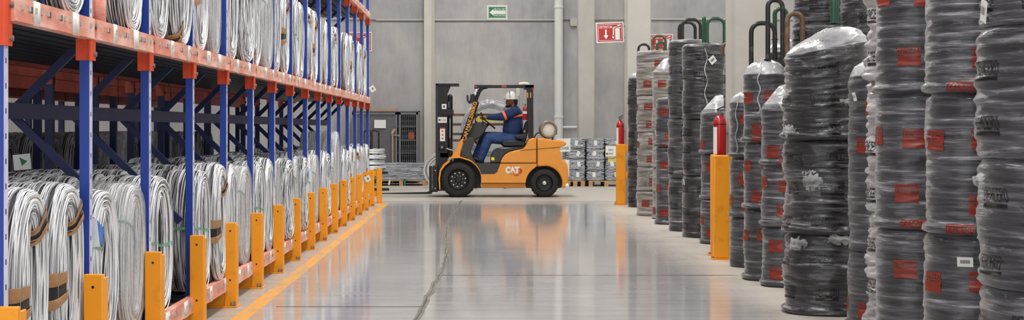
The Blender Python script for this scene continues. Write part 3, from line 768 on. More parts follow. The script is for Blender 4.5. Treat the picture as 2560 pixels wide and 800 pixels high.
# ------------------------------------------------------------------ tube hoops standing on the stacks
def hoop(xa, xb, d, ytop, ybase, mat, label, turn=0., r=.021):
    if ybase is None: ybase = VY + EYE * FPX / d
    a = at(xa, ybase, d); b = at(xb, ybase, d); zt = zy(ytop, d) - r; w = (b.x - a.x) / 2; rc = min(.085, abs(w) * .9); pts = [(-w, 0)]
    H = zt - a.z
    for k in range(7): th = PI - PI / 2 * k / 6; pts.append((-w + rc + rc * math.cos(th), H - rc + rc * math.sin(th)))
    for k in range(7): th = PI / 2 - PI / 2 * k / 6; pts.append((w - rc + rc * math.cos(th), H - rc + rc * math.sin(th)))
    pts.append((w, 0)); c, s = math.cos(turn), math.sin(turn)
    c0 = ((a.x + b.x) / 2, d, a.z)
    m = MB(c0); m.tube([(c0[0] + x * c, c0[1] + x * s, c0[2] + z) for x, z in pts], r, 10)
    o = m.build('tube_hoop', MT[mat]); tag(o, label, 'hoop', 'tube hoops on the wrapped stacks')
    f = MB(c0)
    for sx in (-1, 1): f.lathe([(r + .012, .0), (r + .012, .008)], (c0[0] + sx * w * c, c0[1] + sx * w * s, c0[2]), n=10)
    f.build('foot', MT[mat], o); return o
def dS(k): return STK[k][1]
hoop(1596, 1623, dS('s1'), 108, 186, 'tube_dark', 'dark tube hoop on the stack beside the far column')
hoop(1631, 1664, dS('s2'), 86, 128, 'tube_brown', 'rusty brown tube hoop on the beige stack')
hoop(1642, 1662, dS('s2') - .1, 102, 128, 'tube_green', 'low green tube hoop under the rusty one', .3)
hoop(1706, 1751, dS('s5') - .05, 45, 100, 'tube_dark', 'dark arched hoop left of the green ones')
hoop(1698, 1738, dS('s5') + .12, 52, 100, 'tube_dark', 'dark hoop behind the dark arched one')
hoop(1768, 1811, dS('s6'), 42, 108, 'tube_green', 'wide green tube hoop above the square tag')
hoop(1756, 1764, dS('s6') + .14, 40, 108, 'tube_green', 'narrow green hoop left of the wide green one', 1.2)
hoop(1806, 1836, dS('b4') - .04, 104, 140, 'tube_brown', 'brown hoop at the left edge of the near column')
hoop(1878, 1937, dS('s9') + .25, 52, None, 'tube_dark', 'broad dark hoop before the near column')
hoop(1918, 1958, dS('s9') - .06, -6, 150, 'tube_dark', 'tallest dark hoop before the near column', .25)
hoop(1968, 2006, dS('s10'), 28, 216, 'tube_brown', 'rusty hoop beside the stack with torn film')
hoop(1937, 1966, dS('b3'), 17, 100, 'tube_green', 'green hoop seen between the dark hoops')
hoop(2079, 2094, dS('s11') + .02, -70, 58, 'tube_green', 'tall green post standing on the torn dark stack', 1.0, .022)
# ------------------------------------------------------------------ column guards and extinguishers
def column_guard(y0, label, group):
    x0, x1 = 2.345, 2.50
    r = thing('column_guard', label, 'guard', (x0, y0, 0), group)
    def L(): return MB(r.location)
    for yy, x0, x1 in ((y0, x0, x1), (y0 + .44, x0 + .04, x0 + .1)):
        post = L().box(x0, x1, yy, yy + (.12 if yy == y0 else .07), .012, 1.045).build('post', MT['yellow'], r, bevel=.012)
        L().box(x0 - .03, x1 + .03, yy - .03, yy + .11, 0, .012).build('base_plate', MT['yellow'], r, bevel=.003)
        for sx in (x0 - .015, x1 + .015): L().lathe([(.012, .012), (.012, .03), (.005, .04)], (sx, yy + .02, 0), n=8).build('anchor_bolt', MT['steel'], r)
    for z in (.46, .93):
        L().box(x0 + .05, x0 + .08, y0 + .12, y0 + .45, z, z + .1).build('side_rail', MT['yellow'], r, bevel=.004)
        L().box(x1, 3.1, y0 + .03, y0 + .07, z, z + .1).build('front_rail', MT['yellow'], r, bevel=.004)
        L().box(x0 + .041, x0 + .099, y0 + .437, y0 + .439, z - .06, z + .06).build('tape', MT['tape'], r)
    return r
column_guard(14.42, 'yellow steel guard frame round the near concrete column', 'column guards')
column_guard(24.75, 'yellow steel guard frame round the far concrete column', 'column guards')
# end guard of the blue rack
g = thing('end_guard', 'yellow two-rail guard closing the far end of the blue rack', 'guard', (-1.8, 25.4, 0))
def L(): return MB(g.location)
for x in (-1.82, -3.1):
    L().box(x, x + .09, 25.35, 25.44, .01, .61).build('post', MT['yellow'], g, bevel=.006)
    L().box(x - .03, x + .12, 25.31, 25.48, 0, .01).build('base_plate', MT['yellow'], g)
for z in (.12, .48): L().box(-3.01, -1.82, 25.37, 25.42, z, z + .09).build('rail', MT['yellow'], g, bevel=.006)
def extinguisher(x, y, z, label, r=.068, h=.47):
    e = thing('fire_extinguisher', label, 'fire extinguisher', (x, y, z), 'fire extinguishers')
    MB().lathe([(r * .86, 0), (r, .015), (r, h * .8), (r * .93, h * .87), (r * .7, h * .93), (r * .36, h * .97), (r * .34, h)], (0, 0, 0), n=28).build('cylinder', MT['redpaint'], e)
    MB().lathe([(r * 1.012, h * .77), (r * 1.012, h * .79)], (0, 0, 0), n=28).build('strap', MT['black'], e)
    MB().lathe([(.02, h - .005), (.024, h + .02), (.018, h + .05)], (0, 0, 0), n=14).build('valve', MT['steel'], e)
    MB().bar((-.03, 0, h + .05), (.045, -.03, h + .085), .022, .012).bar((-.02, 0, h + .035), (.04, -.03, h + .045), .02, .01).build('handle', MT['black'], e, bevel=.002)
    MB().lathe([(.014, 0), (.014, .012)], (0, -.032, h + .025), 'y', 12).build('gauge', MT['steel'], e)
    hs = [(.0, .02, h + .03), (.0, .06, h + .02), (.01, r + .012, h - .06), (.01, r + .014, h * .5), (.0, r + .012, h * .15)]
    MB().tube(hs, .009, 8).build('hose', MT['black'], e)
    lb = MB(); n = 8
    for k in range(n): pass
    vs = [((r + .001) * math.cos(t), (r + .001) * math.sin(t), z_) for t in [PI + .15 + i / n * .85 for i in range(n + 1)] for z_ in (h * .12, h * .72)]
    lb.add(vs, [(2 * i, 2 * i + 2, 2 * i + 3, 2 * i + 1) for i in range(n)]); lb.build('label', MT['white'], e, fix=False)
    MB().box(-.02, .02 + r, -.012, .012, h * .55, h * .6).build('bracket', MT['steel'], e)
    return e
extinguisher(2.505, 15.05, .99, 'red fire extinguisher behind the near yellow column guard')
extinguisher(2.462, 25.28, .99, 'red fire extinguisher behind the far yellow column guard')
extinguisher((897 - VX) * 35.3 / FPX, 35.38, 1.05, 'red fire extinguisher on the back wall behind the blue rack')
# ------------------------------------------------------------------ signs
def ext_sign(c, w, h, label, rot=0., double=False):
    """EXTINTOR sign: frame lines, arrow and extinguisher picture"""
    s = thing('extinguisher_sign', label, 'sign', c, 'fire extinguisher signs'); s.rotation_euler = (0, rot, 0)
    MB().box(-w / 2, w / 2, 0, .008, -h / 2, h / 2).build('panel', MT['white'], s)
    def fr(a, b, mat, y, nm):
        m = MB()
        m.box(-w / 2 + a, w / 2 - a, y, y + .001, -h / 2 + a, h / 2 - a); return m.build(nm, mat, s)
    fr(h * .055, 0, MT['sign_red'], -.002, 'red_field')
    m = MB(); a = h * .1; t = h * .02
    for x0, x1, z0, z1 in ((-w / 2 + a, w / 2 - a, h / 2 - a - t, h / 2 - a), (-w / 2 + a, w / 2 - a, -h / 2 + a, -h / 2 + a + t), (-w / 2 + a, -w / 2 + a + t, -h / 2 + a, h / 2 - a), (w / 2 - a - t, w / 2 - a, -h / 2 + a, h / 2 - a)):
        m.box(x0, x1, -.0035, -.002, z0, z1)
    m.build('border_line', MT['white'], s)
    m = MB(); letters(m, 'EXTINTOR', (-w * .14, -.004, h * .27), width=w * .46, height=h * .13, bold=.012); m.build('lettering', MT['white'], s)
    m = MB(); ax = -w * .15
    m.prism([(ax - .03 * w, h * .15), (ax + .03 * w, h * .15), (ax + .03 * w, -h * .14), (ax + .09 * w, -h * .14), (ax, -h * .33), (ax - .09 * w, -h * .14), (ax - .03 * w, -h * .14)], -.004, -.002); m.build('arrow', MT['white'], s)
    m = MB(); ex = w * .27
    m.box(ex - .085 * w, ex + .085 * w, -.004, -.002, -h * .36, h * .18); m.box(ex - .03 * w, ex + .03 * w, -.004, -.002, h * .18, h * .3)
    m.bar((ex - .0 * w, -.003, h * .3), (ex + .12 * w, -.003, h * .37), .002, h * .05); m.bar((ex, -.003, h * .25), (ex + .12 * w, -.003, h * .22), .002, h * .045)
    m.bar((ex - .14 * w, -.003, h * .24), (ex, -.003, h * .26), .002, h * .045); m.bar((ex - .14 * w, -.003, h * .25), (ex - .155 * w, -.003, -h * .2), .002, h * .05); m.bar((ex - .155 * w, -.003, -h * .15), (ex - .16 * w, -.003, -h * .3), .002, h * .08)
    m.build('pictogram', MT['white'], s); return s
c = at(1525, 81, 25.3); ext_sign((c.x, 25.3, c.z), .485, .355, 'red extinguisher sign hung beside the far concrete column', -.035)
sg = [o for o in bpy.data.objects if o.name.startswith('extinguisher_sign')][0]
MB().bar((.24, .004, .1), (.30, .004, .1), .01, .02).bar((.24, .004, -.1), (.30, .004, -.1), .01, .02).build('wall_bracket', MT['steel'], sg)
c = at(1652, 106, 35.44); ext_sign((c.x, 35.48, c.z), .62, .42, 'red extinguisher sign on the wall behind the brown hoops')
c = at(898, 104, 35.44); ext_sign((c.x, 35.48, c.z), .62, .48, 'red extinguisher sign on the wall behind the blue uprights')
c = at(1243, 30.5, 35.44); w, h = .5, .35
s = thing('exit_route_sign', 'green RUTA DE EVACUACION sign with white arrow high on back wall', 'sign', (c.x, 35.48, c.z))
MB().box(-w / 2, w / 2, 0, .01, -h / 2, h / 2).build('panel', MT['white'], s)
m = MB(); a = .028; m.box(-w / 2 + a, w / 2 - a, -.002, 0, -h / 2 + a, h / 2 - a); m.build('green_field', MT['sign_green'], s)
m = MB(); a = .035; t = .01
for x0, x1, z0, z1 in ((-w / 2 + a, w / 2 - a, h / 2 - a - t, h / 2 - a), (-w / 2 + a, w / 2 - a, -h / 2 + a, -h / 2 + a + t), (-w / 2 + a, -w / 2 + a + t, -h / 2 + a, h / 2 - a), (w / 2 - a - t, w / 2 - a, -h / 2 + a, h / 2 - a)):
    m.box(x0, x1, -.0035, -.002, z0, z1)
m.build('border_line', MT['white'], s)
m = MB(); m.prism([(-.19, 0.0), (-.085, .085), (-.085, .045), (.2, .045), (.2, -.045), (-.085, -.045), (-.085, -.085)], -.0045, -.002); m.build('arrow', MT['white'], s)
m = MB(); letters(m, 'RUTA DE', (.06, -.005, .078), width=.25, height=.048, bold=.015); m.build('lettering', MT['white'], s); m = MB(); letters(m, 'EVACUACION', (.06, -.005, -.078), width=.26, height=.048, bold=.01); m.build('lettering', MT['white'], s)
# ------------------------------------------------------------------ things along the back wall
def pallet(x0, x1, y0, y1, label, h=.13):
    p = thing('pallet', label, 'pallet', ((x0 + x1) / 2, (y0 + y1) / 2, 0), 'wooden pallets at the back wall')
    o = p.location; n = 7
    for k in range(n):
        yy = y0 + (y1 - y0 - .1) * k / (n - 1); MB(o).box(x0, x1, yy, yy + .1, h - .022, h).build('deck_board', MT['wood'], p)
    for k in range(3):
        xx = x0 + (x1 - x0 - .09) * k / 2
        for yy in (y0, (y0 + y1) / 2 - .05, y1 - .1): MB(o).box(xx, xx + .09, yy, yy + .1, .02, h - .044).build('block', MT['wood'], p)
        MB(o).box(xx, xx + .09, y0, y1, h - .044, h - .022).build('stringer', MT['wood'], p)
        MB(o).box(xx, xx + .09, y0, y1, 0, .02).build('bottom_board', MT['wood'], p)
    return p
def wire_bale(x0, x1, y0, y1, z0, z1, label, seed, mat='wire_dull', cat='wire bundle', group='wire bundles at the back wall', n=150, name='wire_bundle'):
    q = random.Random(seed); o = MB(((x0 + x1) / 2, (y0 + y1) / 2, z0)); e = .015
    o.box(x0 + e, x1 - e, y0 + e, y1 - e, z0 + .004, z1 - e, 1)
    for k in range(n):
        f = q.random(); z = q.uniform(z0 + .012, z1 - .012)
        if f < .72:
            y = y0 + q.uniform(0, .02); L_ = q.uniform(.15, 1) * (x1 - x0); xs = q.uniform(x0, x1 - L_)
            pts = [(xs + L_ * i / 6, y + q.uniform(-.008, .008), min(max(z + q.uniform(-.02, .02), z0 + .008), z1)) for i in range(7)]
        elif f < .86:
            x = x0 + q.uniform(0, .02); ys_ = sorted((q.uniform(y0, y1), q.uniform(y0, y1))); pts = [(x + q.uniform(-.008, .008), ys_[0] + (ys_[1] - ys_[0]) * i / 4, min(max(z + q.uniform(-.02, .02), z0 + .008), z1)) for i in range(5)]
        else:
            y = q.uniform(y0, y1); pts = [(x0 + (x1 - x0) * i / 6, y + q.uniform(-.02, .02), z1 - .012 + q.uniform(-.01, .012)) for i in range(7)]
        o.tube(pts, q.uniform(.004, .008), 5)
    w = o.build(name, [MT[mat], MT['dark']]); tag(w, label, cat, group); return w
d = 33.1; k = d / FPX
def X(x): return (x - VX) * k
p1 = pallet(X(940), X(1066), 33.1, 34.2, 'wooden pallet under the flat wire mesh bundles left of the forklift')
zs = np.linspace(.134, zy(409, d), 5)
for i in range(4): wire_bale(X(936) , X(1064), 33.12, 34.15, zs[i], zs[i + 1], '%s flat mesh bundle on the pallet left of the forklift' % ('bottom', 'second lowest', 'second highest', 'topmost')[i], 30 + i, 'wire_dull', n=230)
MB(p1.location).bar((X(1012), 33.08, .0), (X(1012), 33.08, .15), .02, .03).bar((X(1007), 33.08, .14), (X(1019), 33.08, .14), .02, .02).build('teal_strap', MT['teal'], p1)
MB(p1.location).bar((X(972), 33.085, .02), (X(975), 33.085, .13), .004, .04).build('paper_tag', MT['white'], p1)
cols = [(1416, 1463), (1466, 1511), (1513, 1558)]
d = 32.75; k = d / FPX
pallet(X(1414), X(1462), 32.75, 33.8, 'wooden pallet just right of the forklift')
pallet(X(1472), X(1560), 32.75, 33.8, 'wooden pallet left of the far yellow guard')
zs = np.linspace(.134, zy(346, d), 5)
for ci, (a, b) in enumerate(cols):
    for i in range(4):
        o = wire_bale(X(a), X(b), 32.77, 33.72, zs[i], zs[i + 1], '%s grey wire bundle in the %s stack right of the forklift' % (('bottom', 'second lowest', 'second highest', 'top')[i], ('left', 'middle', 'right')[ci]), 50 + ci * 4 + i, 'wire_dull')
        q = random.Random(ci * 7 + i); xx = q.uniform(.0, .12) - o.location.x * 0
        t = MB(); cx = q.uniform(-.06, .08); t.bar((cx, -.49, .19), (cx + q.uniform(-.04, .04), -.49, .08), .004, .07, (0, 1, 0)); t.build('paper_tag', MT['white'], o)
def notice(px, py, w, h, d_, lines, label):
    c = at(px, py, d_); n = thing('paper_notice', label, 'notice', (c.x, d_, c.z), 'NO MOVER notices')
    MB().box(-w / 2, w / 2, 0, .004, -h / 2, h / 2).build('sheet', MT['white'], n)
    for i, s in enumerate(lines): m = MB(); letters(m, s, (0, -.002, h * (.12 - .36 * i)), height=h * .2, bold=.01); m.build('lettering', MT['ink'], n)
    return n
notice(1408, 363, .33, .3, 32.76, ['NO', 'MOVER'], 'white NO MOVER notice just behind the forklift tail')
n2 = notice(1527, 378, .24, .24, 32.76, ['NO', 'MOVER'], 'white NO MOVER notice beside the far yellow guard')
MB().box(-.06, .14, .006, .01, -.25, -.122).build('yellow_sheet', M('yellow_sheet', (240, 214, 60)), n2)
# mesh-door cabinet
d = 34.6; k = d / FPX
cb = thing('mesh_cabinet', 'grey steel cabinet with wire mesh doors against the back wall', 'cabinet', (X(975), 34.9, 0))
x0, x1, z1 = X(880), X(1047), zy(277, d)
def L(): return MB(cb.location)
b = L(); b.box(x0, x1, 35.36, 35.4, .05, z1); b.box(x0, x0 + .03, 34.66, 35.36, .05, z1); b.box(x1 - .03, x1, 34.66, 35.36, .05, z1); b.box(x0, x1, 34.66, 35.4, z1 - .03, z1); b.box(x0, x1, 34.66, 35.4, .05, .09)
b.build('body', MT['cage'], cb, bevel=.004)
L().box(x0, X(990), 34.7, 35.2, z1, z1 + .05).build('wood_top', MT['wood'], cb)
for z in (zy(316, d), zy(349, d), zy(382, d), .5): L().box(x0 + .03, x1 - .03, 34.75, 35.36, z - .02, z).build('shelf', MT['cage'], cb)
for a, e in ((880, 993), (997, 1045)):
    dr = L(); xa, xb = X(a), X(e)
    for u0, u1, v0, v1 in ((xa, xa + .045, .1, z1 - .04), (xb - .045, xb, .1, z1 - .04), (xa, xb, .1, .15), (xa, xb, z1 - .09, z1 - .04)): dr.box(u0, u1, 34.6, 34.64, v0, v1)
    n = int((xb - xa) / .045)
    for i in range(1, n): dr.box(xa + i * (xb - xa) / n - .004, xa + i * (xb - xa) / n + .004, 34.615, 34.623, .12, z1 - .06)
    for z in np.arange(.3, z1 - .1, .12): dr.box(xa, xb, 34.612, 34.618, z - .003, z + .003)
    door = dr.build('door', MT['cage'], cb)
    if a == 880:
        pl = L(); pl.box(xa + .03, xb - .03, 34.645, 34.65, .12, z1 - .06); pl.build('back_panel', MT['cage'], door); door.children[0].location = (0, 0, 0)
        MB(cb.location).bar((X(978), 34.58, zy(337, d)), (X(1000), 34.58, zy(339, d)), .02, .04).build('latch', MT['steel'], door)
nb = at(952, 310, 34.55); t = MB(cb.location); t.box(nb.x - .16, nb.x + .12, 34.58, 34.585, nb.z - .1, nb.z + .1); t.build('paper_notice', MT['white'], cb)
ab = at(1029, 336, 34.9); bx = MB((ab.x, 34.95, zy(349, d) + .001)); bx.box(ab.x - .075, ab.x + .075, 34.85, 35.1, zy(349, d) + .001, zy(349, d) + .18); bx.build('storage_bin', MT['amber'], bevel=.012); tag(bpy.data.objects['storage_bin'], 'small orange box on a shelf of the mesh cabinet', 'box')
st = at(981, 408, 34.4); m = MB((st.x, 34.45, 0)); m.bar((st.x, 34.45, .02), (st.x + .0, 34.5, zy(325, 34.5)), .03, .03); m.bar((st.x - .02, 34.48, zy(335, 34.5)), (st.x + .05, 34.5, zy(322, 34.5)), .03, .05); tag(m.build('broom_stick', MT['wood']), 'thin wooden stick leaning on the mesh cabinet door', 'stick')
# white coils on a hoop carrier past the rack's end
cc = at(928, 400, 30.5)
def flat_coil(x, y, z, R_, label, seed, W=.1, T=.11, name='wire_coil'):
    q = random.Random(seed); m = MB((x, y, z)); N = 48
    for k in range(34):
        r0 = R_ - q.uniform(0, T); z0 = z + q.uniform(.012, W); ph = q.uniform(0, 6.3)
        m.tube([((r0 + .006 * math.sin(2 * t + ph)) * math.cos(t) + x, (r0 + .006 * math.sin(2 * t + ph)) * math.sin(t) + y, z0 + .006 * math.sin(t + ph)) for t in np.linspace(0, 2 * PI, N, endpoint=False)], .007, 5, True)
    o = m.build(name, MT['wire']); tag(o, label, 'wire coil', 'white coils past the rack'); return o
for i in range(4): flat_coil(cc.x, 30.5, .42 + i * .12, .31 - .02 * (i % 2), '%s loose white coil lying flat past the far end of the rack' % ('bottom', 'second lowest', 'second highest', 'top')[i], 70 + i)
cr = thing('coil_carrier', 'dark tube carrier holding white coils past the rack end', 'carrier', (cc.x, 30.5, 0))
for tn in (0, PI / 2):
    c_, s_ = math.cos(tn), math.sin(tn); w = .16; pts = [(-w, .03)] + [(-w + .08 + .08 * math.cos(PI - PI / 2 * i / 5), 1.2 + .08 * math.sin(PI - PI / 2 * i / 5)) for i in range(6)] + [(w - .08 + .08 * math.cos(PI / 2 - PI / 2 * i / 5), 1.2 + .08 * math.sin(PI / 2 - PI / 2 * i / 5)) for i in range(6)] + [(w, .03)]
    MB().tube([(x * c_, x * s_, z) for x, z in pts], .02, 10).build('hoop', MT['tube_dark'], cr)
    MB().tube([(-.38 * c_, -.38 * s_, .03), (.38 * c_, .38 * s_, .03)], .028, 10).build('foot', MT['tube_dark'], cr)
MB().lathe([(.36, .36), (.36, .4), (.05, .4)], (0, 0, 0), n=28).build('plate', MT['tube_dark'], cr)
# rail barrier and the coils by it
d = 31.6; k = d / FPX
rb = thing('rail_barrier', 'dark four-rail barrier behind the forklift cab', 'barrier', (X(1200), d, 0))
for i, y in enumerate((287, 311, 335, 351)):
    L = lambda: MB(rb.location)
    L().box(X(1100), X(1275), d - .03, d + .03, zy(y, d) - .028, zy(y, d) + .028).build('rail', MT['tube_brown'], rb, bevel=.008)
for x in (1112, 1190, 1262): MB(rb.location).box(X(x) - .03, X(x) + .03, d + .03, d + .09, 0, zy(280, d)).build('post', MT['tube_brown'], rb, bevel=.006)
MB(rb.location).box(X(1190), X(1258), d - .05, d - .03, zy(303, d), zy(294, d)).build('yellow_tape', M('yellow_tape', (232, 214, 40)), rb)
def upright_coil(px, py, d_, R_, label, mat, T=.13, W=.16, seed=1, film=True):
    c = at(px, py, d_); q = random.Random(seed); m = MB((c.x, d_, c.z)); N = 56
    for j in range(44):
        r0 = R_ - q.uniform(0, T); y0 = d_ + q.uniform(-W / 2, W / 2); ph = q.uniform(0, 6.3)
        m.tube([(c.x + (r0 + .008 * math.sin(2 * t + ph)) * math.cos(t), y0 + .01 * math.sin(t + ph), c.z + (r0 + .008 * math.sin(2 * t + ph)) * math.sin(t)) for t in np.linspace(0, 2 * PI, N, endpoint=False)], .008, 5, True)
    o = m.build('wire_coil', MT[mat]); tag(o, label, 'wire coil', 'coils behind the forklift')
    if film:
        f = MB(); rm = R_ - T / 2; n1, n2 = 36, 14; vs = []
        for i in range(n1):
            t = 1.0 + 2.2 * i / (n1 - 1)
            for jj in range(n2):
                p = 2 * PI * jj / n2; e = .012 * mnoise.noise(Vector((i * .5, jj * .6, seed)))
                rr_ = rm + (T / 2 + .012 + e) * math.cos(p); vs.append((rr_ * math.cos(t), (W / 2 + .014 + e) * math.sin(p), rr_ * math.sin(t)))
        f.add(vs, [(i * n2 + jj, (i + 1) * n2 + jj, (i + 1) * n2 + (jj + 1) % n2, i * n2 + (jj + 1) % n2) for i in range(n1 - 1) for jj in range(n2)]); f.build('film_wrap', MT['film_top'], o, fix=True)
        MB().bar((R_ * .72, -.12, R_ * .82), (R_ * .74, -.12, R_ * .6), .01, .05).build('paper_tag', MT['white'], o)
        MB().bar((R_ * .70, -.118, R_ * .9), (R_ * .73, -.118, R_ * .78), .01, .06).build('red_tag', MT['red_ink'], o)
    return o
upright_coil(1226, 322, 31.46, .63, 'big film-wrapped coil hanging on the rails behind the cab', 'wire_dull', .17)
o = upright_coil(1104, 421, 31.9, .385, 'white wire coil standing on the floor behind the forklift mast', 'wire', .15, .2, 5, False); o.location.z = .40

def loose_tag(c, label, w=.08, h=.1, r=.5):
    t = thing('paper_tag', label, 'tag', tuple(c)); cs, sn = math.cos(r), math.sin(r); P = [(x * w * cs - z * h * sn, z * h * cs + x * w * sn) for x, z in ((-.5, -.5), (.5, -.5), (.5, .5), (-.5, .5))]
    MB().prism(P, 0, .003).build('card', MT['white'], t); MB().prism([(.0, .25 * h * -1), (.3 * w, .05 * h), (-.15 * w, .3 * h)], -.002, 0).build('green_print', MT['green_ink'], t)
loose_tag(at(931, 222, dn(15) - .012), 'white and green tag on the last blue upright above the beam', .09, .1, .6)
loose_tag(at(919, 447, dn(14) - .135), 'white and green tag on the second last yellow rack guard', .09, .09, .5)
loose_tag(at(55, 405, 8.3), 'white and green tag hanging among the dark coils at near end', .1, .09, .1)
# ------------------------------------------------------------------ forklift crossing the aisle
MT['lift'] = worn('forklift_orange', (226, 148, 52), (216, 138, 44), .5, .75, 3, .3)
MT['lift_shade'] = M('forklift_orange_shade', (188, 118, 24), .45, 0, .1, 6)  # shading of the lower chamfer put into a darker orange
MT['plastic'] = M('charcoal_plastic', (58, 58, 56), .5, 0, .2, 30, .1)
MT['gloss'] = M('gloss_black', (20, 20, 24), .2, 0, .1, 6)
MT['mast'] = M('mast_black', (26, 25, 27), .38, .2, .3, 10)
MT['tyre'] = M('tyre_rubber', (30, 29, 29), .75, 0, .3, 20, .3)
MT['nut'] = M('bare_nut', (206, 204, 200), .35, .3, .1, 20)
MT['chrome'] = M('chrome', (210, 210, 210), .15, .9, .1, 6)
MT['rust'] = worn('rusty_collar', (148, 130, 112), (106, 76, 56), .45, .65, 14, .6)
MT['tank'] = M('tank_white', (226, 218, 206), .45, 0, .15, 10)
MT['seat'] = M('black_vinyl', (28, 28, 30), .4, 0, .2, 20)
MT['amber_text'] = M('amber_lettering', (246, 168, 30), .5)
MT['lens'] = M('clear_lens', (235, 238, 240), .15, 0, .05, 10)
MT['red_lens'] = M('red_lens', (170, 26, 22), .2)
D = 27.5
lift = thing('forklift', 'orange forklift driven by a man in a white helmet, crossing the aisle', 'forklift', (at(1250, 0, D).x, D + .55, 0))
def LB(): return MB(lift.location)
def px(poly, d): return [(at(x, y, d).x, at(x, y, d).z) for x, y in poly]
def PR(name, poly, a, b, mat, bevel=.012, parent=lift, mb=None):
    m = mb or LB(); m.prism(px(poly, D + a), D + a, D + b)
    return m.build(name, MT[mat], parent, bevel=bevel)
def arc(cx, cy, r, a0, a1, n=12, ry=None):
    return [(cx + r * math.cos(math.radians(a0 + (a1 - a0) * i / n)), cy - (ry or r) * math.sin(math.radians(a0 + (a1 - a0) * i / n))) for i in range(n + 1)]
# chassis side panel with the rear wheel arch cut in
arch = arc(1361, 460, 47, 178, 95, 10)
side = [(1203, 436), (1236, 435), (1243, 430), (1251, 409), (1343, 409)] + [p for p in arch[::-1] if p[0] < 1343] + [(1314, 457), (1203, 457)]
o = PR('side_panel', side, .02, 1.08, 'lift')
PR('side_skirt', [(1203, 457.5), (1314, 457.5), (1313, 470), (1204, 470)], .05, 1.05, 'lift_shade', .006)
# engine hood in orange, with its dark top
hood = [(1251, 408), (1252, 402), (1256, 394), (1263, 386), (1273, 380), (1288, 376), (1303, 373), (1311, 370), (1316, 362), (1320, 352), (1325, 347), (1332, 345), (1342, 345), (1342, 408)]
PR('engine_hood', hood, .03, 1.07, 'lift', .02)
PR('hood_top', [(1226, 407), (1227, 388), (1233, 377), (1243, 371), (1262, 369), (1309, 366), (1311, 369.5), (1303, 372.5), (1288, 375.5), (1273, 379.5), (1263, 385.5), (1256, 393.5), (1252, 401.5), (1250.5, 407)], .05, 1.05, 'gloss', .02)
m = LB()
for q0, q1 in (((1341.5, 348), (1341.5, 408)),): m.bar(at(*q0, D + .024), at(*q1, D + .024), .006, .008)
m.bar(at(1300, 376, D + .024), at(1398, 368, D + .024), .006, .007); m.bar(at(1253, 407.6, D + .018), at(1342, 408, D + .018), .006, .008)
m.build('panel_gap', MT['ink'], lift)
# counterweight
cw = [(1343, 345), (1362, 346), (1382, 350), (1404, 351), (1414, 354), (1417, 360), (1412, 365), (1399, 368), (1400, 376), (1405, 400), (1413, 404), (1419, 412), (1421, 440), (1420, 460), (1414, 469), (1404, 470)] + arc(1361, 460, 45, 0, 82, 9) + [(1362, 415.5), (1343, 416.5)]
PR('counterweight', cw, .03, 1.07, 'lift', .03)
c0 = at(1417, 420, D + .1); c1 = at(1417, 464, D + .1)
for y in (D + .12, D + .9): LB().box(c0.x - .03, c0.x + .05, y, y + .1, c0.z - .17, c0.z + .15).build('tail_lamp', MT['lens'], lift, bevel=.01)
for y in (D + .05, D + .97): LB().ball((c1.x, y, c1.z), .04, .04, .05, 10).build('reflector', MT['lens'], lift)
PR('wheel_well', arc(1361, 460, 46, 178, 0, 16) + [(1402, 470), (1316, 470)], .30, .8, 'black', 0)
# step and cowl
PR('step_box', [(1152, 394), (1176, 400), (1190, 408), (1250, 408), (1243, 429), (1236, 434.5), (1203, 435), (1196, 420), (1186, 409), (1172, 399)], .06, 1.04, 'plastic', 0)
PR('cowl', [(1158, 362), (1163, 350), (1172, 343), (1184, 346), (1187, 352), (1181, 368), (1177, 380), (1182, 396), (1192, 408), (1180, 404), (1166, 396), (1150, 392)], .06, 1.04, 'plastic', .015)
PR('dash_column', [(1166, 350), (1172, 332), (1181, 313), (1190, 306), (1212, 303), (1218, 312), (1216, 322), (1208, 336), (1199, 346), (1186, 352), (1178, 352)], .35, .75, 'plastic', .03)
PR('step_plate', [(1203, 435.2), (1237, 435.2), (1236, 437), (1203, 437)], .03, .3, 'steel', 0)
m = LB(); c = at(1232, 397, D + .04); m.box(c.x - .03, c.x + .03, D + .042, D + .047, c.z - .03, c.z + .03); m.build('decal', M('yellow_decal', (240, 220, 40)), lift)
# dash front and mudguards, orange
PR('dash_front', [(1157, 347), (1151, 350), (1143, 366), (1127, 394), (1150, 394), (1152, 376), (1158, 358)], .05, 1.05, 'lift', .012)
for a, b in ((.0, .3), (.82, 1.12)):
    oo = arc(1146, 451, 59, 62, 0, 14); oo = [(1122, 393), (1150, 391.5)] + [p for p in oo if p[0] > 1152 and p[1] < 437]
    ii = [(x - .2, y + 3.5) for x, y in oo]
    PR('mudguard', oo + ii[::-1], a, b, 'lift', .004)
    PR('mudguard', [(1122, 400), (1108, 411), (1099, 426), (1096, 446), (1098, 474), (1101, 474), (1100, 446), (1103, 428), (1112, 415), (1126, 404)], a, b, 'lift', .004)
PR('wheel_well', [(1130, 396), (1152, 395)] + [p for p in arc(1146, 451, 57, 70, -15, 12)] + [(1203, 470), (1150, 470), (1110, 440), (1112, 415)], .31, .82, 'black', 0)
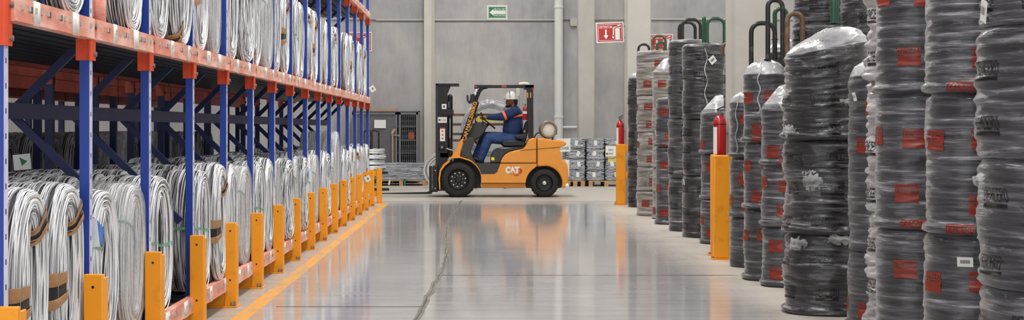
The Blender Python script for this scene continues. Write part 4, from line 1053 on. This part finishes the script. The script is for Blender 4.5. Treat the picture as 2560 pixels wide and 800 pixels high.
# wheels
def wheel(cx, cy, r, y0, w, front):
    d = D + y0; c = at(cx, cy, d); k = d / FPX; Rr = r * k
    c = Vector((c.x, y0 + D, Rr))
    o = LB(); rr_ = Rr; h = w
    prof = [(Rr * .56, .03), (Rr * .62, .0), (Rr * .82, -.006), (Rr * .93, .012), (Rr, .05), (Rr, w - .05), (Rr * .93, w - .012), (Rr * .62, w), (Rr * .56, w - .03)]
    o.lathe(prof, c, 'y', 48, cap=False)
    t = o.build('wheel', MT['tyre'], lift)
    g = LB()
    for i in range(26):
        a = 2 * PI * i / 26; ca, sa = math.cos(a), math.sin(a)
        p0 = c + Vector((Rr * .955 * ca, .022, Rr * .955 * sa)); p1 = c + Vector(((Rr + .0) * math.cos(a + .1), .1, (Rr + .0) * math.sin(a + .1)))
        g.bar(p0, p1, .022, .02, (-sa, 0, ca))
    g.build('tread_lug', MT['tyre'], t)
    f = LB(); f.lathe([(Rr * .57, .028), (Rr * .545, .02), (Rr * .52, .05), (Rr * .45, .06), (Rr * .2, .055), (.001, .05)], c, 'y', 36, cap=False); f.build('rim', MT['black'], t)
    f = LB(); f.lathe([(Rr * .575, .012), (Rr * .56, .004), (Rr * .545, .012)], c, 'y', 40, cap=False); f.build('rim_edge', MT['mast'], t)
    if front:
        for rad, n, s, nm in ((.40, 10, .017, 'wheel_nut'), (.24, 8, .009, 'hub_bolt')):
            for i in range(n):
                a = 2 * PI * (i + .3) / n; q_ = c + Vector((rad * Rr * math.cos(a), .03, rad * Rr * math.sin(a)))
                LB().lathe([(s * .7, -.012), (s, .0), (s, .03)], q_, 'y', 8).build(nm, MT['nut'], t)
        LB().lathe([(.05, .01), (.07, .03), (.07, .06)], c, 'y', 20).build('hub', MT['black'], t)
    else:
        LB().lathe([(.02, -.03), (.036, -.02), (.04, .06)], c, 'y', 20).build('hub_cap', MT['nut'], t)
        for i in range(6):
            a = 2 * PI * i / 6 + .3; q_ = c + Vector((.36 * Rr * math.cos(a), .035, .36 * Rr * math.sin(a)))
            LB().lathe([(.006, -.01), (.011, .0), (.011, .03)], q_, 'y', 8).build('wheel_nut', MT['steel'], t)
    return t
wheel(1146, 451, 44, .0, .27, True); wheel(1146, 451, 44, .86, .27, True)
wheel(1361, 460, 35.5, .03, .2, False); wheel(1361, 460, 35.5, .87, .2, False)
LB().bar(at(1146, 451, D + .2), at(1146, 451, D + .9), .12, .12, (1, 0, 0)).build('axle', MT['black'], lift)
LB().tube([at(1361, 460, D + .2), at(1361, 460, D + .95)], .06, 12).build('axle', MT['black'], lift)
# mast, two rails, cross members, cylinders, carriage, forks
def Bx(name, x0, x1, y0, y1, a, b, mat, bevel=.004, parent=lift):
    d = D + a; p, q_ = at(x0, y1, d), at(x1, y0, d); m = LB(); m.box(p.x, q_.x, D + a, D + b, p.z, q_.z); return m.build(name, MT[mat], parent, bevel=bevel)
for a in (.22, .82):
    Bx('mast_rail', 1095, 1119, 209, 477, a, a + .08, 'mast'); Bx('mast_rail', 1089, 1094.4, 209, 440, a - .02, a + .09, 'gloss')
Bx('mast_top', 1090, 1147, 208.5, 214, .2, .92, 'mast'); Bx('mast_cross', 1104, 1133, 274, 287, .2, .92, 'mast'); Bx('mast_cross', 1100, 1119, 382, 394, .22, .9, 'mast')
PR('bracket', [(1117, 214), (1127, 214), (1120, 232), (1117, 232)], .25, .3, 'mast', 0)
for a in (.25, .85):
    p0, p1 = at(1125.5, 396, D + a), at(1125.5, 242, D + a)
    LB().tube([p0, p1], .048, 16).build('lift_cylinder', MT['gloss'], lift)
    LB().ball(p1, .048, .048, .05, 16).build('cylinder_head', MT['gloss'], lift)
    p0, p1 = at(1125, 345, D + a - .055), at(1125, 296, D + a - .055); LB().tube([p0, p1], .012, 10).build('piston_rod', MT['chrome'], lift)
    p0, p1 = at(1122, 270, D + a - .055), at(1122, 254, D + a - .055); LB().tube([p0, p1], .01, 8).build('hose', MT['steel'], lift)
    p0, p1 = at(1116, 371, D + a - .06), at(1135, 377, D + a - .06); LB().tube([p0, p1], [.018, .012], 10).build('tilt_rod', MT['chrome'], lift)
LB().lathe([(.05, 0), (.06, .02), (.06, .08)], at(1104, 368, D + .15), 'y', 20).build('pivot', MT['black'], lift)
LB().lathe([(.02, -.01), (.028, .0), (.028, .03)], at(1105, 368, D + .15), 'y', 14).build('pivot_pin', MT['steel'], lift)
Bx('decal', 1104.5, 1116, 260, 272.5, .217, .219, 'white', 0); pl = Bx('number_plate', 1094, 1117, 293, 307, .215, .219, 'white', 0)
m = LB(); letters(m, 'MC-02', tuple(at(1105.5, 300, D + .213)), width=.14, height=.055, bold=.008); m.build('lettering', MT['ink'], pl)
dc = Bx('warning_decal', 1100, 1112.5, 319, 353, .215, .219, 'white', 0); Bx('red_band', 1100, 1112.5, 319, 322, .213, .215, 'red_ink', 0, dc)
for y in (328, 337, 346): Bx('mark', 1104, 1108.5, y - 2, y + 2, .213, .215, 'red_ink', 0, dc)
Bx('mark', 1108, 1112, 264, 269, .214, .216, 'ink', 0)
Bx('carriage', 1081, 1094, 416, 480, .1, 1.02, 'mast', .004)
for y in (426, 471): LB().lathe([(.01, -.01), (.016, .0), (.016, .02)], at(1088, y, D + .09), 'y', 10).build('bolt', MT['chrome'], lift)
for a in (.13, .85):
    f = LB(); d = D + a
    poly = [(1073, 415), (1079.5, 415), (1079.5, 472), (1081, 480), (1079, 485), (1060, 485.5), (952, 485), (950, 484), (952, 483), (1066, 480.5), (1073, 478)]
    f.prism(px(poly, d), d, d + .12); f.build('fork', MT['mast'], lift, bevel=.004)
# overhead guard
def bent(path, w, t, y, name, mat='mast'):
    m = LB(); P = [at(x, z, D + y) for x, z in path]
    m.tube(P, w / 2, 8, sx=t); return m.build(name, MT[mat], lift)
for a in (.16, .9):
    bent([(1154, 352), (1166, 320), (1180, 280), (1192, 243), (1198, 228), (1206, 219.5), (1218, 217)], .075, .8, a, 'front_pillar')
    PR('rear_pillar', [(1317, 220), (1333, 220), (1334, 346), (1321, 346), (1318, 300)], a - .04, a + .04, 'mast', .006)
for a in (.12, .9): Bx('roof_rail', 1187, 1335, 212, 220, a, a + .07, 'mast', .01)
Bx('roof_front', 1186, 1194, 212, 221, .12, .97, 'mast', .01); Bx('roof_rear', 1312, 1335, 212, 222, .12, .97, 'mast', .01)
for i in range(8):
    x = 1202 + i * 14; Bx('roof_slat', x, x + 3, 213, 217, .15, .95, 'mast', 0)
LB().tube([at(1298, 211, D + .5), at(1310, 208.5, D + .5), at(1322, 211, D + .5)], .03, 8).build('roof_pad', MT['tank'], lift)
Bx('red_marker', 1254, 1266, 213, 219, .117, .119, 'red_lens', 0); Bx('red_marker', 1187, 1193, 214, 219, .112, .114, 'red_lens', 0); Bx('red_marker', 1331, 1335, 219, 225, .118, .13, 'red_lens', 0)
tb = at(1176, 303, D + .1); ang = math.atan2(at(1190, 254, 27.6).z - at(1161, 352, 27.6).z, at(1190, 254, 27.6).x - at(1161, 352, 27.6).x)
m = LB(); letters(m, 'CAP.MAX.2500KG', tuple(at(1174, 303, D + .085)), width=.77, height=.075, bold=.02, rot=ang); m.build('lettering', MT['amber_text'], lift)
bar = LB(); bar.bar(at(1159, 356, D + .1), at(1190, 252, D + .1), .02, .085); bar.build('text_plate', MT['mast'], lift)
bent([(1162, 350), (1185, 292), (1196, 256), (1189, 252), (1183, 262)], .028, 1, .13, 'grab_bar')
m = LB(); letters(m, '11', tuple(at(1323, 238, D + .117)), width=.075, height=.1, bold=.03); m.build('lettering', MT['amber_text'], lift)
m = LB(); c = at(1289, 408, D)
# lamps
Bx('lamp_bracket', 1172, 1192, 252, 256, .2, .26, 'black', 0)
PR('work_lamp', [(1176, 236), (1187, 234), (1188, 256), (1180, 258), (1174, 252)], .12, .26, 'black', .01); PR('mirror', [(1166, 238), (1171, 237), (1172, 253), (1180, 260), (1172, 259), (1167, 252)], .16, .32, 'gloss', .006)
for y in (226, 234): LB().ball(at(1191 - (y - 226) * .35, y, D + .11), .022, .02, .035, 10).build('lamp_lens', MT['lens'], lift)
LB().ball(at(1132, 398, D + .18), .026, .03, .05, 10).build('headlamp', MT['lens'], lift)
Bx('rear_beacon', 1291, 1300, 220, 240, .55, .62, 'tank', .01); Bx('guard_bar', 1297, 1299, 240, 290, .55, .58, 'steel', 0)
# seat
PR('seat_cushion', [(1256, 352), (1290, 349), (1312, 352), (1316, 362), (1310, 367), (1258, 368), (1252, 360)], .32, .8, 'seat', .03)
PR('seat_back', [(1300, 352), (1306, 330), (1314, 305), (1321, 300), (1324, 306), (1318, 340), (1314, 356)], .33, .79, 'seat', .03)
PR('armrest', [(1286, 340), (1300, 337), (1317, 335), (1318, 345), (1306, 348), (1290, 346)], .28, .33, 'seat', .01)
LB().lathe([(.018, 0), (.026, .01), (.026, .03)], at(1311, 329, D + .3), 'y', 14).build('recliner_knob', MT['steel'], lift)
# steering wheel and lever
sw_ = LB(); c = at(1222, 308, D + .55); ax = Vector((.65, 0, .76)).normalized(); a1 = Vector((0, 1, 0)); a2 = ax.cross(a1); Rw = .155
sw_.tube([c + a1 * Rw * math.cos(t) + a2 * Rw * math.sin(t) for t in np.linspace(0, 2 * PI, 36, endpoint=False)], .014, 8, True)
for t in (0.5, 2.6, 4.7): sw_.bar(c, c + a1 * Rw * math.cos(t) + a2 * Rw * math.sin(t), .02, .012, tuple(ax))
sw_.tube([c - ax * .16, c + ax * .015], .03, 10); sw_.build('steering_wheel', MT['black'], lift)
LB().tube([at(1208, 312, D + .3), at(1206, 290, D + .28), at(1202, 281, D + .27)], [.01, .01, .016], 8).build('lever', MT['black'], lift)
# gas bottle lying across the tail
c = at(1372, 324, D + .14); r = .166
LB().lathe([(r * .55, 0), (r * .86, .012), (r * .94, .05), (r * .94, .66), (r * .8, .74), (r * .3, .78)], c, 'y', 36).build('gas_bottle', MT['tank'], lift)
m = LB(); m.lathe([(r * .74, -.035), (r * .8, -.06), (r * .93, -.06), (r * .98, -.03), (r * .98, .1), (r * .94, .11), (r * .9, .06), (r * .74, .02)], c, 'y', 36, cap=False); m.build('collar', MT['rust'], lift)
m = LB(); m.lathe([(.001, -.018), (r * .5, -.014), (r * .74, -.005), (r * .74, .01)], c, 'y', 36); m.build('bottle_end', MT['tank'], lift)
for a in (.2, .7):
    m = LB(); m.lathe([(r * 1.0, 0), (r * 1.03, .005), (r * 1.03, .045), (r, .05)], at(1372, 324, D + .14) + Vector((0, a - .14, 0)), 'y', 36); m.build('strap', MT['steel'], lift)
    Bx('cradle_leg', 1362, 1365, 342, 349, a, a + .05, 'black', 0); Bx('cradle_leg', 1380, 1383, 342, 352, a, a + .05, 'black', 0)
LB().tube([at(1350, 331, D + .2), at(1343, 333, D + .2), at(1338, 338, D + .2), at(1335, 346, D + .2)], .012, 8).build('gas_hose', MT['black'], lift)
m = LB(); m.tube([at(1386, 327, D + .12), at(1393, 333, D + .1), at(1391, 336, D + .1)], .012, 8); m.build('buckle', MT['steel'], lift)
# lettering on the side panel: white letters, red hexagon shape and a yellow triangle
m = LB(); letters(m, 'CAT', tuple(at(1281, 425, D + .012)), width=.27, height=.135, bold=.07); m.build('emblem_letters', MT['white'], lift)
m = LB(); y = D + .016
hx = at(1300, 427, D + .016)
m.prism([(hx.x - .075, hx.z + .055), (hx.x - .03, hx.z + .075), (hx.x + .03, hx.z + .03), (hx.x + .045, hx.z - .0), (hx.x + .02, hx.z - .05), (hx.x - .07, hx.z - .075), (hx.x - .02, hx.z - .04), (hx.x + .005, hx.z + .0), (hx.x - .02, hx.z + .03)], y - .003, y); m.build('emblem_red', MT['red_ink'], lift)
tr = at(1282, 431, D + .01); m = LB(); m.prism([(tr.x - .05, tr.z - .025), (tr.x + .05, tr.z - .025), (tr.x, tr.z + .04)], D + .006, D + .009); m.build('emblem_triangle', MT['lift'], lift)
m = LB(); u_ = at(1293, 438, D + .016); m.box(u_.x - .06, u_.x + .03, D + .012, D + .016, u_.z - .01, u_.z + .006); m.build('emblem_red', MT['red_ink'], lift)
# small extinguisher behind the seat
e = thing('fire_extinguisher', 'small red fire extinguisher on the forklift pillar behind the driver', 'fire extinguisher', tuple(at(1313, 300, D + .3)), 'fire extinguishers')
MB().lathe([(.04, 0), (.048, .01), (.048, .2), (.035, .24), (.016, .26)], (0, 0, 0), n=20).build('cylinder', MT['redpaint'], e)
MB().lathe([(.016, .26), (.016, .3)], (0, 0, 0), n=10).bar((-.05, 0, .31), (.03, 0, .3), .02, .012).build('valve', MT['brown'], e)
MB().lathe([(.0485, .12), (.0485, .17)], (0, 0, 0), n=20).build('label', MT['white'], e)
# ------------------------------------------------------------------ the driver
MT['skin'] = M('skin', (132, 86, 62), .55, 0, .12, 30)
MT['jacket'] = M('navy_jacket', (24, 48, 98), .8, 0, .25, 14, .3)
MT['jeans'] = M('blue_jeans', (56, 84, 134), .85, 0, .3, 10, .3, rgb2=(36, 54, 100))
MT['hiviz'] = M('orange_reflective', (255, 112, 66), .5, 0, .05, 10)
MT['helmet'] = M('white_helmet', (232, 232, 222), .3, 0, .04, 8)
MT['hair'] = M('black_hair', (18, 15, 14), .7)
MT['beardm'] = M('short_beard', (48, 34, 28), .8)
MT['boot'] = M('black_boot', (26, 23, 22), .5)
MT['belt'] = M('brown_belt', (112, 58, 44), .6)
PY = D + .55
man = thing('person', 'person in navy jacket, jeans and white helmet driving the orange forklift', 'person', tuple(at(1282, 356, PY)))
def PB(): return MB(man.location)
def pp(x, y, dy=0.): return at(x, y, PY + dy)
def limb(m, pts, rad, sy=None, n=14):
    """tapered tube through the joints with rounded ends; sy widens it across the body"""
    P = []; rr_ = []
    for i in range(len(pts) - 1):
        for k in range(4): f = k / 4; P.append(pts[i].lerp(pts[i + 1], f)); rr_.append(rad[i] + (rad[i + 1] - rad[i]) * f)
    P.append(pts[-1]); rr_.append(rad[-1])
    b0 = len(m.v); m.tube(P, rr_, n); m.ball(P[0], rad[0], n=12); m.ball(P[-1], rad[-1], n=12)
    if sy:
        for i in range(b0, len(m.v)):
            v = m.v[i]; m.v[i] = (v[0], (v[1] - (P[0].y - m.o.y)) * sy + (P[0].y - m.o.y), v[2])
def skinny(m, name, mat, vox=.012, parent=man, sm=6):
    o = m.build(name, MT[mat], parent, sharp=False)
    r = o.modifiers.new('remesh', 'REMESH'); r.mode = 'VOXEL'; r.voxel_size = vox; r.use_smooth_shade = True
    s = o.modifiers.new('smooth', 'SMOOTH'); s.factor = .5; s.iterations = sm; return o
# joints
hipn, hipf = pp(1286, 348, -.10), pp(1286, 348, .10)
kneen, kneef = pp(1221, 345, -.12), pp(1214, 341, .13)
ankn, ankf = pp(1202, 396, -.11), pp(1190, 392, .12)
shn, shf = pp(1286, 279, -.19), pp(1286, 279, .19)
eln, elf = pp(1254, 292, -.21), pp(1252, 292, .21)
wrn, wrf = pp(1221, 294, -.14), pp(1219, 293, .15)
neck = pp(1284, 268); head = pp(1279, 252)
body = PB()
limb(body, [pp(1284, 346), pp(1283, 315), pp(1286, 285)], [.11, .12, .11], 1.35)
limb(body, [neck + Vector((.02, 0, -.05)), pp(1280, 258)], [.062, .058])
body.ball(head, .094, .075, .115, 20); body.ball(pp(1274, 262), .062, .05, .055, 14); body.ball(pp(1268.5, 267), .028, .03, .024, 12)
body.ball(pp(1266, 256), .02, .016, .026, 10); body.ball(pp(1264.7, 258), .015, .017, .013, 10); body.ball(pp(1267, 250), .02, .055, .014, 10)
for dy in (-.075, .075): body.ball(pp(1281.5, 254, dy), .02, .012, .034, 10)
body.ball(pp(1267.5, 262.5), .016, .026, .008, 10)
for sh, el, wr in ((shn, eln, wrn), (shf, elf, wrf)): limb(body, [sh, el, wr], [.055, .042, .028])
for hp, kn, an in ((hipn, kneen, ankn), (hipf, kneef, ankf)): limb(body, [hp, kn, an], [.075, .055, .04])
# hands gripping the rim: palm, four fingers curled round it, thumb inward
for wr, gx, gy, sgn in ((wrn, 1207, 295, -1), (wrf, 1205, 293, 1)):
    g = pp(gx, gy, (wr.y - PY)); d_ = (g - wr).normalized(); limb(body, [wr, wr.lerp(g, .55)], [.026, .036])
    pc = wr.lerp(g, .62)
    for i in range(4):
        off = Vector((0, (i - 1.5) * .02, 0)); L1_ = (.045, .052, .05, .04)[i]
        k0 = pc + off + Vector((-.02, 0, .014)); k1 = k0 + Vector((-L1_ * .8, 0, .0)); k2 = k1 + Vector((-.018, 0, -.026)); k3 = k2 + Vector((.016, 0, -.02))
        limb(body, [k0, k1, k2, k3], [.0115, .0105, .0095, .0085], n=8)
    t0 = pc + Vector((.01, -sgn * .032, -.002)); limb(body, [t0, t0 + Vector((-.035, -sgn * .018, -.012)), t0 + Vector((-.062, -sgn * .008, -.022))], [.014, .012, .01], n=8)
skinny(body, 'body', 'skin', .0075, sm=3)
jk = PB()
limb(jk, [pp(1282, 341), pp(1281, 326), pp(1284, 306), pp(1288, 288)], [.165, .2, .19, .15], 1.04)
limb(jk, [pp(1289, 283), pp(1287, 270)], [.125, .07], 1.15)
for dy, sh in ((-1, shn), (1, shf)): limb(jk, [pp(1289, 281, dy * .10), sh], [.105, .095])
for sh, el, wr in ((shn, eln, wrn), (shf, elf, wrf)): limb(jk, [sh, el, wr + (el - wr) * .02], [.098, .082, .05])
skinny(jk, 'jacket', 'jacket', .013)
jn = PB()
limb(jn, [pp(1288, 347, -.06), pp(1284, 345, .06)], [.14, .14])
for hp, kn, an in ((hipn, kneen, ankn), (hipf, kneef, ankf)): limb(jn, [hp, hp.lerp(kn, .5) , kn, kn.lerp(an, .5), an], [.125, .118, .1, .092, .078])
skinny(jn, 'jeans', 'jeans', .013)
for an, k in ((ankn, -.11), (ankf, .12)):
    b = PB(); limb(b, [an + Vector((.0, 0, .02)), an + Vector((0, 0, -.055))], [.058, .056]); limb(b, [an + Vector((.02, 0, -.06)), an + Vector((-.09, 0, -.015)), an + Vector((-.15, 0, .005))], [.05, .048, .042]); skinny(b, 'boot', 'boot', .012)
bl = PB(); limb(bl, [pp(1285, 343), pp(1284, 339)], [.168, .172], 1.03); skinny(bl, 'belt', 'belt', .012)
def band(path_c, axis, ra, wd, name, mat, sy=1.):
    m = PB(); ax = Vector(axis).normalized(); u = ax.orthogonal().normalized(); w_ = ax.cross(u); vs = []
    for k in (-.5, -.4, .4, .5):
        for i in range(24):
            t = 2 * PI * i / 24; r_ = ra * (1 if abs(k) < .45 else .93); vs.append(Vector(path_c) + ax * k * wd + (u * math.cos(t) + w_ * math.sin(t)) * r_)
    m.add(vs, [(j * 24 + i, j * 24 + (i + 1) % 24, (j + 1) * 24 + (i + 1) % 24, (j + 1) * 24 + i) for j in range(3) for i in range(24)])
    return m.build(name, MT[mat], man, fix=True)
for sh, el in ((shn, eln), (shf, elf)):
    band(sh.lerp(el, .78), el - sh, .093, .05, 'reflective_band', 'hiviz')
m = PB(); vs = []
for k in (0, 1):
    for i in range(15):
        t = -PI * .95 + PI * .9 * i / 14 + PI * .42
        c = pp(1284, 294 - k * 5.5); vs.append(c + Vector((.197 * math.cos(t) + .01, .205 * math.sin(t), .025 * math.cos(t))))
m.add(vs, [(i, i + 1, 15 + i + 1, 15 + i) for i in range(14)])
o = m.build('reflective_band', MT['hiviz'], man); sd = o.modifiers.new('solid', 'SOLIDIFY'); sd.thickness = .012; sd.offset = 0
# helmet: shell, brim, ridge
m = PB(); c = pp(1278.5, 247.5); pr = [(.128 * math.sin(t), .135 * math.cos(t)) for t in np.linspace(.02, PI / 2, 10)] + [(.135, -.008), (.124, -.01)]
m.lathe([(r_, z) for r_, z in pr[::-1]], c, n=28); b0 = 0
m.v = [(v[0], (v[1] - (c.y - m.o.y)) * .88 + (c.y - m.o.y), v[2]) for v in m.v]
vis = [c + Vector((-.118 - .05 * k - .0, y * .1 * (1 - .35 * k), -.004 - .012 * k + dz)) for dz in (0, .008) for k in (0, 1) for y in (-1, -.5, 0, .5, 1)]
m.add(vis, [(i, i + 1, 5 + i + 1, 5 + i) for i in range(4)] + [(10 + i + 1, 10 + i, 15 + i, 15 + i + 1) for i in range(4)] + [(5 + i, 5 + i + 1, 15 + i + 1, 15 + i) for i in range(4)])
m.tube([c + Vector((.12 * math.cos(t), 0, .137 * math.sin(t) + .002)) for t in np.linspace(.2, PI - .2, 14)], .012, 8)
m.build('helmet', MT['helmet'], man, fix=True)
m = PB(); m.ball(pp(1285.5, 252), .074, .077, .062, 16); m.ball(pp(1288, 258), .05, .06, .05, 14); skinny(m, 'hair', 'hair', .01)
m = PB(); m.ball(pp(1272, 264.5), .055, .052, .036, 14); m.ball(pp(1267, 266), .026, .032, .026, 12); m.ball(pp(1265.2, 260.3), .009, .024, .006, 8); m.ball(pp(1276, 261.5), .05, .06, .04, 14); m.ball(pp(1270, 265.5), .04, .045, .03, 12); skinny(m, 'beard', 'beardm', .007, sm=3)
